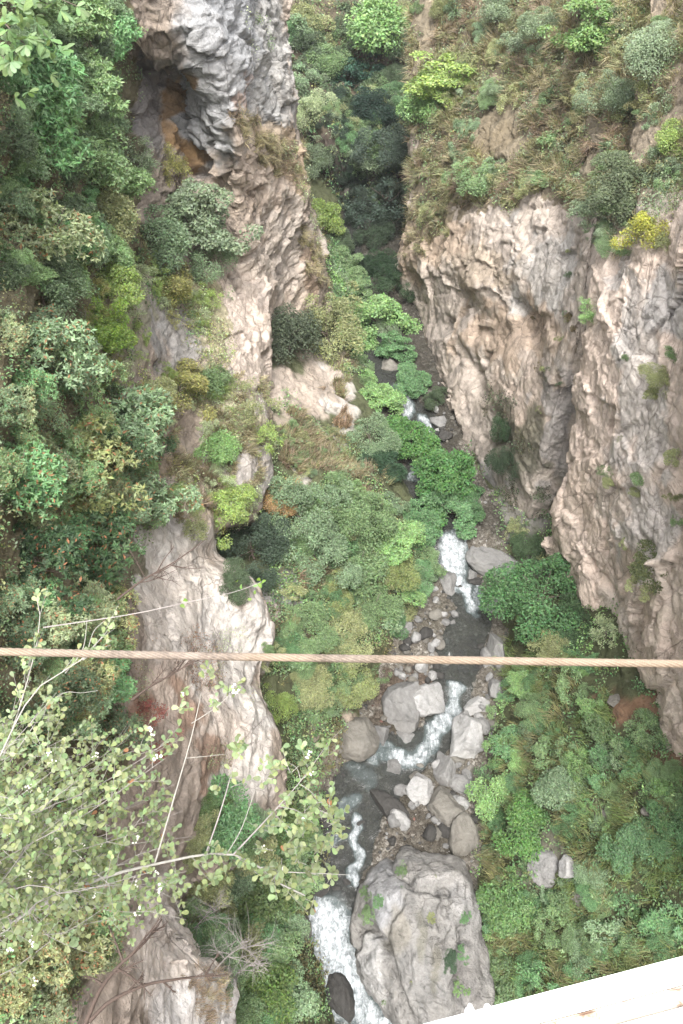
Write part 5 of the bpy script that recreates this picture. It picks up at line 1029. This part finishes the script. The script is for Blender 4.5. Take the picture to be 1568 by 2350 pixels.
c_ = k_.mix(k_.rng(n_, .35, .65, 0, 1), (.10, .078, .060), (.20, .165, .135)); c_ = k_.mix(k_.rng(n2_, .45, .65, 0, .6), c_, (.25, .195, .15)); c_ = k_.mix(k_.rng(n3_, .4, .6, 0, .5), c_, (.27, .20, .13))
M['rope'] = k_.done(k_.n('ShaderNodeBsdfPrincipled', {'Base Color': c_, 'Roughness': .7, 'Metallic': .15}))
wire_rope()

# white painted beam of the footbridge
def white_mat(name, rust=.0):
    k = NT(name); co = k.n('ShaderNodeTexCoord').outputs['Object']
    n = k.noise(co, 28, 6, .7); n2 = k.noise(co, 5, 4); c = k.mix(k.rng(n2, .35, .65, 0, 1), (.80, .80, .79), (.86, .86, .86))
    if rust:
        c = k.mix(k.rng(n2, .3, .7, .6, 1), c, (.33, .255, .155))
        c = k.mix(k.rng(n, .50, .62, 0, rust), c, (.13, .065, .035))
    else: c = k.mix(k.rng(k.noise(co, 11, 7, .7), .68, .74, 0, .5), c, (.45, .44, .42))
    return k.done(k.n('ShaderNodeBsdfPrincipled', {'Base Color': c, 'Roughness': .55}))
M['white'] = white_mat('white_paint'); M['white_rust'] = white_mat('rusting_white_paint', .9)
ZB = CAMZ - 1.15
def PB(px, py, z=ZB):
    d = ray(px, py); t = (z - CAMZ) / d[2]; return np.array([0, 0, CAMZ]) + d * t
e0, e1 = PB(960, 2350), PB(1568, 2191); ux = unit(e1 - e0); uy = np.array([ux[1], -ux[0], 0])       # uy points back towards the bridge deck
root = empty('bridge_beam', e0 - np.array([0, 0, .25])); tag(root, 'white painted steel beam of the footbridge with a rusting seam', 'beam')
org = np.array(root.location)
def bar(name, x0, x1, y0, y1, z0, z1, mat, bev=.006):
    bm = bmesh.new(); bmesh.ops.create_cube(bm, size=1)
    for v in bm.verts: v.co = ((x0 + x1) / 2 + v.co.x * (x1 - x0), (y0 + y1) / 2 + v.co.y * (y1 - y0), (z0 + z1) / 2 + v.co.z * (z1 - z0))
    bmesh.ops.bevel(bm, geom=bm.edges[:], offset=bev, segments=3, affect='EDGES')
    V = np.array([v.co[:] for v in bm.verts])
    me = bpy.data.meshes.new(name)
    for v in bm.verts: v.co = Vector(ux * v.co.x + uy * v.co.y + np.array([0, 0, v.co.z + .25]))
    bmesh.ops.recalc_face_normals(bm, faces=bm.faces); bm.to_mesh(me); bm.free(); me.materials.append(mat)
    o = bpy.data.objects.new(name, me); COL.objects.link(o); o.parent = root; return o
bar('rim_flange', -14, 24, 0, .030, -.20, .0, M['white'], .010)
bar('seam', -14, 24, .031, .052, -.20, -.008, M['white_rust'], .003)
bar('deck_plate', -14, 24, .053, .75, -.012, -.002, M['white'], .003)
bar('joint_plate', .262, 1.6, .115, .6, -.0015, .008, M['white'], .004)
bar('web', -14, 24, .20, .215, -.45, -.014, M['white'], .003)
def drip(px, py, L):
    p = PB(px, py + 4) - org - np.array([0, 0, .004]); q = PB(px - 4, py - L) - org
    V, F = tube([p, p * .6 + q * .4, p * .2 + q * .8, q], [.005, .0045, .003, .001], 8); mesh_np('paint_drip', V, F, M['white'], parent=root)
drip(1082, 2318, 16); drip(1076, 2320, 9); drip(1120, 2308, 4)

# red and white rag caught on the wall
hp, hn, hd = hit(1157, 1022); hp = np.array(hp) + np.array(hn) * .25
r0_ = empty('cloth_rag', hp); tag(r0_, 'tiny red and white rag caught on the wall bushes high over the stream', 'rag')
def sheet(name, cx, cz, w_, h_, mat, sd):
    u, v = np.meshgrid(np.linspace(-.5, .5, 9), np.linspace(-.5, .5, 13), indexing='ij')
    right = unit(np.cross([0, 0, 1.0], np.array(hn))); P = (cx + u * w_ * (1 + .4 * v))[..., None] * right + (cz + v * h_)[..., None] * np.array([.0, 0, 1]) + (.09 * np.sin(u * 9 + v * 4 + sd) + .02)[..., None] * np.array(hn)
    P2 = P + np.array(hn) * .02
    V = np.concatenate([P.reshape(-1, 3), P2.reshape(-1, 3)]); F = grid_faces(9, 13); mesh_np(name, V, np.concatenate([F, F[:, ::-1] + 117]), mat, parent=r0_)
def plain(name, c):
    k = NT(name); n = k.noise(k.n('ShaderNodeTexCoord').outputs['Object'], 30, 4); return k.done(k.n('ShaderNodeBsdfPrincipled', {'Base Color': k.mix(n, tuple(x * .8 for x in c), c), 'Roughness': .85}))
sheet('red_cloth', -.10, .02, .26, .42, plain('red_cloth', (.42, .02, .04)), 0); sheet('white_cloth', .13, .0, .20, .62, plain('white_cloth', (.75, .72, .70)), 2)

# white-budded bush in front: arching pale branches, sprays of small rounded leaves, buds
def leaf6(pos, axis, nrm, L, Wd):
    side = unit(np.cross(nrm, axis)); up = np.cross(axis, side); L = L[:, None]; Wd = Wd[:, None]
    pr = ((0, 0), (.35, .36), (.72, .50), (.95, .22), (.95, -.22), (.72, -.50), (.35, -.36))
    V = np.stack([pos + axis * L * a + side * Wd * b + up * Wd * (.35 * abs(b) - .15 * a) for a, b in pr], 1).reshape(-1, 3)
    return V, np.arange(len(V)).reshape(-1, 7)
rb = np.random.default_rng(42)
def path(pts, n=24): 
    P = np.array([WD(*p) for p in pts]); return resample(P, n)
BASE = (-420, 2290, 7.4)
MAIN = [([BASE, (-200, 2230, 7.0), (0, 2130, 6.5), (130, 2060, 6.2), (250, 2010, 5.9), (400, 1974, 5.6), (480, 1960, 5.5), (545, 1963, 5.4), (610, 2000, 5.4), (660, 2040, 5.4), (700, 2055, 5.4)], .026, .006),
        ([(355, 1984, 5.7), (400, 1830, 5.6), (440, 1690, 5.5), (462, 1590, 5.4)], .009, .003), ([(472, 1962, 5.5), (510, 1850, 5.4), (545, 1725, 5.3)], .008, .003),
        ([(535, 1962, 5.4), (640, 1850, 5.3), (700, 1780, 5.2), (748, 1712, 5.2)], .008, .002), ([(520, 1961, 5.45), (555, 1900, 5.4), (590, 1800, 5.3)], .005, .002),
        ([(610, 2000, 5.4), (700, 2003, 5.4), (802, 2008, 5.4)], .006, .002), ([(440, 1660, 5.5), (500, 1620, 5.4), (545, 1575, 5.4)], .004, .002), ([(425, 1740, 5.5), (470, 1736, 5.5), (525, 1730, 5.5)], .003, .0015),
        ([BASE, (-200, 2150, 6.8), (-40, 1850, 6.2), (40, 1640, 6.0), (90, 1450, 5.9), (85, 1375, 5.9)], .020, .003), ([BASE, (-250, 2100, 6.6), (-60, 1850, 5.8), (70, 1600, 5.5), (180, 1520, 5.4), (262, 1430, 5.4)], .018, .003),
        ([(150, 1545, 5.45), (190, 1490, 5.4), (200, 1420, 5.4)], .005, .002), ([(190, 1515, 5.4), (230, 1490, 5.4), (255, 1480, 5.4)], .004, .002), ([(200, 1500, 5.4), (215, 1450, 5.4), (240, 1425, 5.4)], .004, .002),
        ([(40, 1720, 6), (130, 1600, 5.9), (190, 1590, 5.9), (225, 1585, 5.9)], .005, .002)]
TGT = [(60, 1700), (120, 1640), (180, 1680), (240, 1690), (290, 1700), (340, 1710), (380, 1740), (400, 1800), (420, 1860), (440, 1920), (400, 1930), (350, 1880), (300, 1800), (240, 1760), (160, 1740), (90, 1780), (30, 1800),
       (50, 1880), (120, 1850), (200, 1840), (280, 1870), (340, 1950), (390, 2020), (330, 2050), (260, 1960), (180, 1930), (100, 1950), (40, 2000), (150, 2030), (230, 2090), (300, 2110), (370, 2090), (100, 2080), (30, 1930), (350, 2000), (70, 1560), (130, 1590), (30, 1640),
       (10, 1720), (210, 1720), (310, 1760), (370, 1850), (430, 2000), (280, 2030), (60, 2060), (180, 1790), (250, 1830), (320, 1910), (140, 1900), (210, 1990), (110, 1720), (20, 1850), (390, 1700), (60, 1980), (140, 1985), (300, 1990)]
fr = empty('flowering_bush', WD(*BASE)); tag(fr, 'pale leafy bush with white buds and arching grey branches reaching in below the wire rope', 'bush'); fo = np.array(fr.location)
g_, gn_ = near_point(fo - np.array([3.0, 0, 6.0])); st_ = resample(np.array([g_ - gn_ * .3, g_ * .5 + fo * .5 + np.array([-.8, 0, .3]), fo]), 16)
V, F = tube(st_, np.linspace(.09, .035, 16), 8); mesh_np('stem', V - fo, F, M['bark_pale'], parent=fr)
paths = [(path(p), r0, r1) for p, r0, r1 in MAIN]
for tx, ty in TGT:
    dd = rb.uniform(5.0, 7.2); bend = rb.uniform(-120, 150)
    s = (-380 + rb.uniform(-60, 60), 2220 + rb.uniform(-120, 60), 7.2)
    mx, my = s[0] * .45 + tx * .55, s[1] * .45 + ty * .55
    paths.append((path([s, (mx - bend * .4, my + bend, dd + .3), ((mx + tx) / 2 + rb.uniform(-30, 30), (my + ty) / 2 + rb.uniform(-30, 30), dd + .1), (tx, ty, dd)]), .0080, .0016))
tw = []; LP, LA, LN, LS = [], [], [], []; tips = []
def spray(o, d, L, nl, leaf, lit=1.0):
    n = 6; t = np.linspace(0, 1, n)[:, None]; c = unit(rb.normal(size=3)) * L * .12; P = o + d * L * t + c * t * t + np.array([0, 0, .12 * L]) * t * t
    tw.append(tube(P, np.linspace(.0020, .0008, n), 4)); tips.append(P[-1])
    for k in range(nl):
        q = rb.uniform(.15, 1.0); p = o + d * L * q + c * q * q + np.array([0, 0, .12 * L]) * q * q
        LP.append(p); LA.append(unit(d * .5 + rb.normal(size=3) * .75 + np.array([0, 0, .25]))); LN.append(unit(np.array([0, -.15, .9]) + rb.normal(size=3) * .5)); LS.append(leaf * rb.uniform(.7, 1.25))
for i, (P, r0, r1) in enumerate(paths):
    if i >= len(MAIN):
        for k in range(17):
            q = rb.uniform(.50, 1.0); o = P[int(q * (len(P) - 1))]; d = unit(P[-1] - P[-6] + rb.normal(size=3) * np.linalg.norm(P[-1] - P[-6]) * .9)
            spray(o, d, rb.uniform(.12, .32), int(rb.integers(7, 12)), .045)
for i, lo, n in ((8, .45, 26), (9, .5, 20), (0, .86, 16), (0, .3, 8), (13, .2, 6)):
    P = paths[i][0]
    for k in range(n):
        q = rb.uniform(lo, 1.0); o = P[int(q * (len(P) - 1))]; spray(o, unit(P[-1] - P[-4] + rb.normal(size=3) * .10), rb.uniform(.10, .25), int(rb.integers(5, 9)), .045)
for tx, ty, n, dist_ in [(450, 1585, 3, 5.4), (430, 1640, 2, 5.5), (535, 1580, 4, 5.4), (480, 1628, 3, 5.45), (525, 1730, 1, 5.5), (545, 1740, 4, 5.3), (610, 1790, 5, 5.3), (690, 1775, 7, 5.2), (735, 1725, 4, 5.2), (640, 1760, 4, 5.3), (668, 1900, 5, 5.35), (700, 1880, 8, 5.3), (740, 1860, 8, 5.3), (770, 1890, 6, 5.3), (760, 1930, 5, 5.3), (720, 1940, 6, 5.3), (700, 1990, 5, 5.4), (660, 1960, 6, 5.4), (640, 2020, 6, 5.4), (700, 2040, 5, 5.4), (735, 2020, 4, 5.4), (780, 2010, 2, 5.4), (620, 1880, 4, 5.35), (490, 2010, 4, 5.4), (485, 1985, 3, 5.4), (520, 1800, 3, 5.3), (600, 1930, 3, 5.4), (380, 2040, 4, 5.6), (650, 1830, 4, 5.25), (500, 1960, 3, 5.4)]:
    for k in range(n):
        o = WD(tx + rb.uniform(-26, 26), ty + rb.uniform(-22, 22), dist_ + rb.uniform(-.1, .1)); spray(o, unit(rb.normal(size=3) + np.array([.3, .3, .3])), rb.uniform(.06, .16), int(rb.integers(4, 8)), .047)
for a, b in (((690, 1800), (735, 1860)), ((640, 1850), (720, 1890)), ((735, 1860), (770, 1900)), ((690, 1790), (660, 1750))):
    tw.append(tube(path([(*a, 5.25), ((a[0] + b[0]) / 2 + 6, (a[1] + b[1]) / 2 - 8, 5.25), (*b, 5.3)], 8), np.linspace(.003, .0015, 8), 4))
for P, r0, r1 in paths:
    r0, r1 = r0 * .75, r1 * .75
    V, F = tube(P, np.linspace(r0, r1, len(P)), 7); mesh_np('branch', V - fo, F, M['bark_pale' if r0 > .0065 or r0 < .0055 else 'twig_grey'], parent=fr)
V, F = join(tw); o = mesh_np('twigs', V - fo, F, M['bark_pale'], parent=fr); o['kind'] = 'stuff'
LP, LA, LN, LS = map(np.array, (LP, LA, LN, LS)); LA = unit(LA - LN * np.sum(LA * LN, -1, keepdims=True) * .7)
V, F = leaf6(LP, LA, LN, LS, LS * .62); o = mesh_np('foliage', V - fo, F, M['bush_leaf'] if 'bush_leaf' in M else M['leaf_near'], smooth=False, parent=fr); o.color = (.20, .265, .125, 1); o['kind'] = 'stuff'
print('bush leaves', len(LP))
bm = bmesh.new()
for k in range(7):
    v = rb.normal(size=3) * .010; bmesh.ops.create_icosphere(bm, subdivisions=1, radius=.007, matrix=Matrix.Translation(v))
bud = bpy.data.meshes.new('bud_cluster'); bm.to_mesh(bud); bm.free(); bud.materials.append(plain('white_bud', (.80, .79, .66)))
tips = np.array(tips)
for i in rb.choice(len(tips), 78, replace=False):
    o = bpy.data.objects.new('bud_cluster', bud); COL.objects.link(o); o.parent = fr; o.location = tips[i] - fo; s = rb.uniform(.6, 1.3); o.scale = (s, s, s); o.rotation_euler = rb.uniform(0, 6, 3)

# pale lobed leaves hanging in at the upper rim
lr = empty('overhanging_tree', WD(-160, -60, 12)); tag(lr, 'pale green lobed leaves of a tree overhanging the upper rim', 'tree'); lo_ = np.array(lr.location)
LP, LA, LN, LS, tw = [], [], [], [], []
for bx_, by_, n in ((40, 20, 9), (110, 10, 8), (20, 80, 9), (60, 105, 6), (20, 150, 8), (50, 140, 4), (0, 50, 6), (90, -20, 6), (10, 110, 6), (180, 15, 3)):
    P = path([(-160, -60, 12), ((bx_ - 160) / 2, (by_ - 60) / 2 - 25, 11), (bx_, by_, 10)], 10); tw.append(tube(P, np.linspace(.02, .004, 10), 5))
    for k in range(n):
        c = P[-1] + rb.normal(size=3) * .17; out = unit(rb.normal(size=3) + np.array([0, 0, -.2]))
        for a in (-1.1, -.55, 0, .55, 1.1):
            N_ = unit(np.array([0, -.3, .8]) + rb.normal(size=3) * .25); s_ = unit(np.cross(N_, out)); LP.append(c); LA.append(unit(out * math.cos(a) + s_ * math.sin(a))); LN.append(N_); LS.append(.16 * rb.uniform(.75, 1.15) * (1 - .25 * abs(a)))
g_, gn_ = near_point(lo_ - np.array([4.0, 0, 5.0])); tw.append(tube(resample(np.array([g_ - gn_ * .3, g_ * .55 + lo_ * .45 + np.array([-.6, 0, .8]), lo_]), 14), np.linspace(.14, .02, 14), 8))
V, F = join(tw); mesh_np('branch', V - lo_, F, M['bark'], parent=lr)
V, F = leaf6(*map(np.array, (LP, LA, LN, LS)), np.array(LS) * .42); o = mesh_np('foliage', V - lo_, F, M['leaf_near'], smooth=False, parent=lr); o.color = (.17, .28, .12, 1)

# leafless bushes
def bare(name, pts, rb_, label, nsub, L, mat, cat='bush', seed=1, spread=.5, gen=2):
    r = np.random.default_rng(seed); root_ = empty(name, pts[0]); tag(root_, label, cat); o0 = np.array(pts[0]); parts = []
    def grow(P, r0, g):
        parts.append(tube(P - o0, np.linspace(r0, r0 * .3, len(P)), 5))
        if g == 0: return
        ln = np.linalg.norm(P[-1] - P[0])
        for k in range(nsub):
            q = r.uniform(.25, 1); i = min(len(P) - 2, int(q * (len(P) - 1))); d = unit(unit(P[i + 1] - P[i]) + r.normal(size=3) * spread); l = ln * r.uniform(.25, .5) * L; c = r.normal(size=3) * l * .12
            t = np.linspace(0, 1, 6)[:, None]; grow(P[i] + d * l * t + c * t * t, r0 * .5, g - 1)
    grow(resample(np.array(pts), 16), rb_, gen); V, F = join(parts); mesh_np('branches', V, F, mat, parent=root_)
hp = lambda px, py, off=0: WD(px, py, (hit(px, py)[2] or 30) - off)
bare('bare_branch', [WD(196, 2350, 12.6), WD(228, 2275, 12.5), WD(275, 2215, 12), WD(330, 2165, 12), WD(372, 2110, 12.5)], .035, 'dark leafless branch curving in front of the pale pillar', 6, .8, M['twig_dark'], seed=3)
bare('bare_branch', [WD(205, 2345, 12.6), WD(250, 2300, 12.5), WD(330, 2262, 12), WD(400, 2248, 12), WD(482, 2238, 12.5)], .03, 'dark leafless branch lying flat across the pale pillar', 6, .6, M['twig_dark'], seed=4)
bare('bare_bush', [WD(305, 1605, 21.5), WD(350, 1572, 21), WD(400, 1545, 20.5), WD(470, 1500, 20.5)], .04, 'gnarled dark leafless bush on the pale rock by the wire rope', 7, .8, M['twig_dark'], seed=5)
bare('bare_bush', [WD(270, 1375, 22.5), WD(330, 1330, 22), WD(400, 1290, 21.5), WD(470, 1240, 22)], .035, 'thin dark leafless stems over the long pale rock face', 6, .8, M['twig_dark'], seed=6)
for k, (px, py, L_, lab) in enumerate([(470, 2110, 60, 'grey leafless bush at the top of the pale pillar'), (520, 2200, 75, 'larger grey leafless bush beside the pale pillar'), (455, 2080, 45, 'small grey leafless twigs above the pale pillar'), (560, 2220, 50, 'grey leafless twigs among the light green shrubs')]):
    b0 = hp(px - 30, py + 30, .2); dd = np.linalg.norm(b0 - np.array([0, 0, CAMZ])); m_ = L_ / FP * dd
    bare('bare_bush', [b0, b0 + np.array([m_ * .5, .2 * m_, m_ * .9]), b0 + np.array([m_ * 1.1, .3 * m_, m_ * 1.6])], .03, lab, 11, 1.3, M['twig_grey'], seed=20 + k, spread=.8)
# bright twig with a few leaves that crosses the hollow
tr = empty('leafy_twig', WD(100, 1440, 6.5)); tag(tr, 'long thin twig with a few bright leaves crossing the hollow in the rib', 'twig'); to_ = np.array(tr.location)
P = path([(100, 1440, 6.5), (300, 1410, 6.4), (430, 1382, 6.4), (540, 1358, 6.4), (600, 1335, 6.4)], 20); V, F = tube(P, np.linspace(.006, .002, 20), 5); mesh_np('stem', V - to_, F, M['twig_grey'], parent=tr)
LP = np.array([WD(px, py, 6.4) for px, py in ((595, 1325), (600, 1340), (580, 1345), (588, 1362), (555, 1340), (545, 1335), (570, 1372), (600, 1350), (420, 1380), (425, 1395))]); n = len(LP)
V, F = leaf6(LP, unit(rb.normal(size=(n, 3))), unit(np.array([0, -.2, .9]) + rb.normal(size=(n, 3)) * .3), np.full(n, .052), np.full(n, .036)); o = mesh_np('foliage', V - to_, F, M['leaf_near'], smooth=False, parent=tr); o.color = (.17, .29, .07, 1)
HAZE = .0002
# ------------------------------------------------------------------ moist air in the gorge
def haze(dens):
    bm = bmesh.new(); bmesh.ops.create_cube(bm, size=1)
    lo, hi = np.array([-260., -130, -45]), np.array([260., 330, 90])
    for v in bm.verts: v.co = Vector((lo + hi) / 2 + np.array(v.co) * (hi - lo))
    me = bpy.data.meshes.new('haze'); bm.to_mesh(me); bm.free()
    m = bpy.data.materials.new('moist_air'); m.use_nodes = True; t = m.node_tree; t.nodes.clear()
    o = t.nodes.new('ShaderNodeOutputMaterial'); p = t.nodes.new('ShaderNodeVolumePrincipled'); p.inputs['Color'].default_value = (.93, .95, .96, 1); p.inputs['Density'].default_value = dens; p.inputs['Anisotropy'].default_value = .25
    t.links.new(p.outputs[0], o.inputs['Volume']); me.materials.append(m)
    ob = bpy.data.objects.new('haze', me); COL.objects.link(ob); tag(ob, kind='stuff')
if HAZE: haze(HAZE)
# ------------------------------------------------------------------ camera, sky, sun
cam = bpy.data.cameras.new('camera'); co = bpy.data.objects.new('camera', cam); COL.objects.link(co)
co.location = (0, 0, CAMZ); co.rotation_euler = (rad(90) - PITCH, 0, 0)
cam.sensor_fit = 'VERTICAL'; cam.angle = 2 * math.atan(1175 / FP); cam.clip_start = .05; cam.clip_end = 2000
SC.camera = co
SUN_EL, SUN_AZ = rad(66), rad(184)      # azimuth: direction the light comes from, clockwise from +Y
w = bpy.data.worlds.new('World'); SC.world = w; w.use_nodes = True
nt = w.node_tree; bg = nt.nodes['Background']
sky = nt.nodes.new('ShaderNodeTexSky'); sky.sky_type = 'NISHITA'; sky.sun_disc = False
sky.sun_elevation = SUN_EL; sky.sun_rotation = SUN_AZ; sky.air_density = 1.0; sky.dust_density = 4.0; sky.ozone_density = 1.0
hs = nt.nodes.new('ShaderNodeHueSaturation'); hs.inputs['Saturation'].default_value = .18
nt.links.new(sky.outputs[0], hs.inputs['Color']); nt.links.new(hs.outputs[0], bg.inputs[0]); bg.inputs[1].default_value = .15
ld = bpy.data.lights.new('sun', 'SUN'); ld.energy = 1.3; ld.angle = rad(18); ld.color = (1, .975, .94)
lo = bpy.data.objects.new('sun', ld); COL.objects.link(lo)
dv = Vector((math.sin(SUN_AZ) * math.cos(SUN_EL), math.cos(SUN_AZ) * math.cos(SUN_EL), math.sin(SUN_EL)))
lo.rotation_euler = dv.to_track_quat('Z', 'Y').to_euler()
SC.view_settings.view_transform = 'Standard'; SC.view_settings.look = 'None'; SC.view_settings.gamma = 1; SC.view_settings.use_curve_mapping = False
SC.view_settings.exposure = 2.1
SC.render.engine = 'CYCLES'
cy = SC.cycles; cy.max_bounces = 6; cy.diffuse_bounces = 3; cy.glossy_bounces = 2; cy.transmission_bounces = 3; cy.transparent_max_bounces = 8
cy.use_denoising = True; cy.caustics_reflective = False; cy.caustics_refractive = False
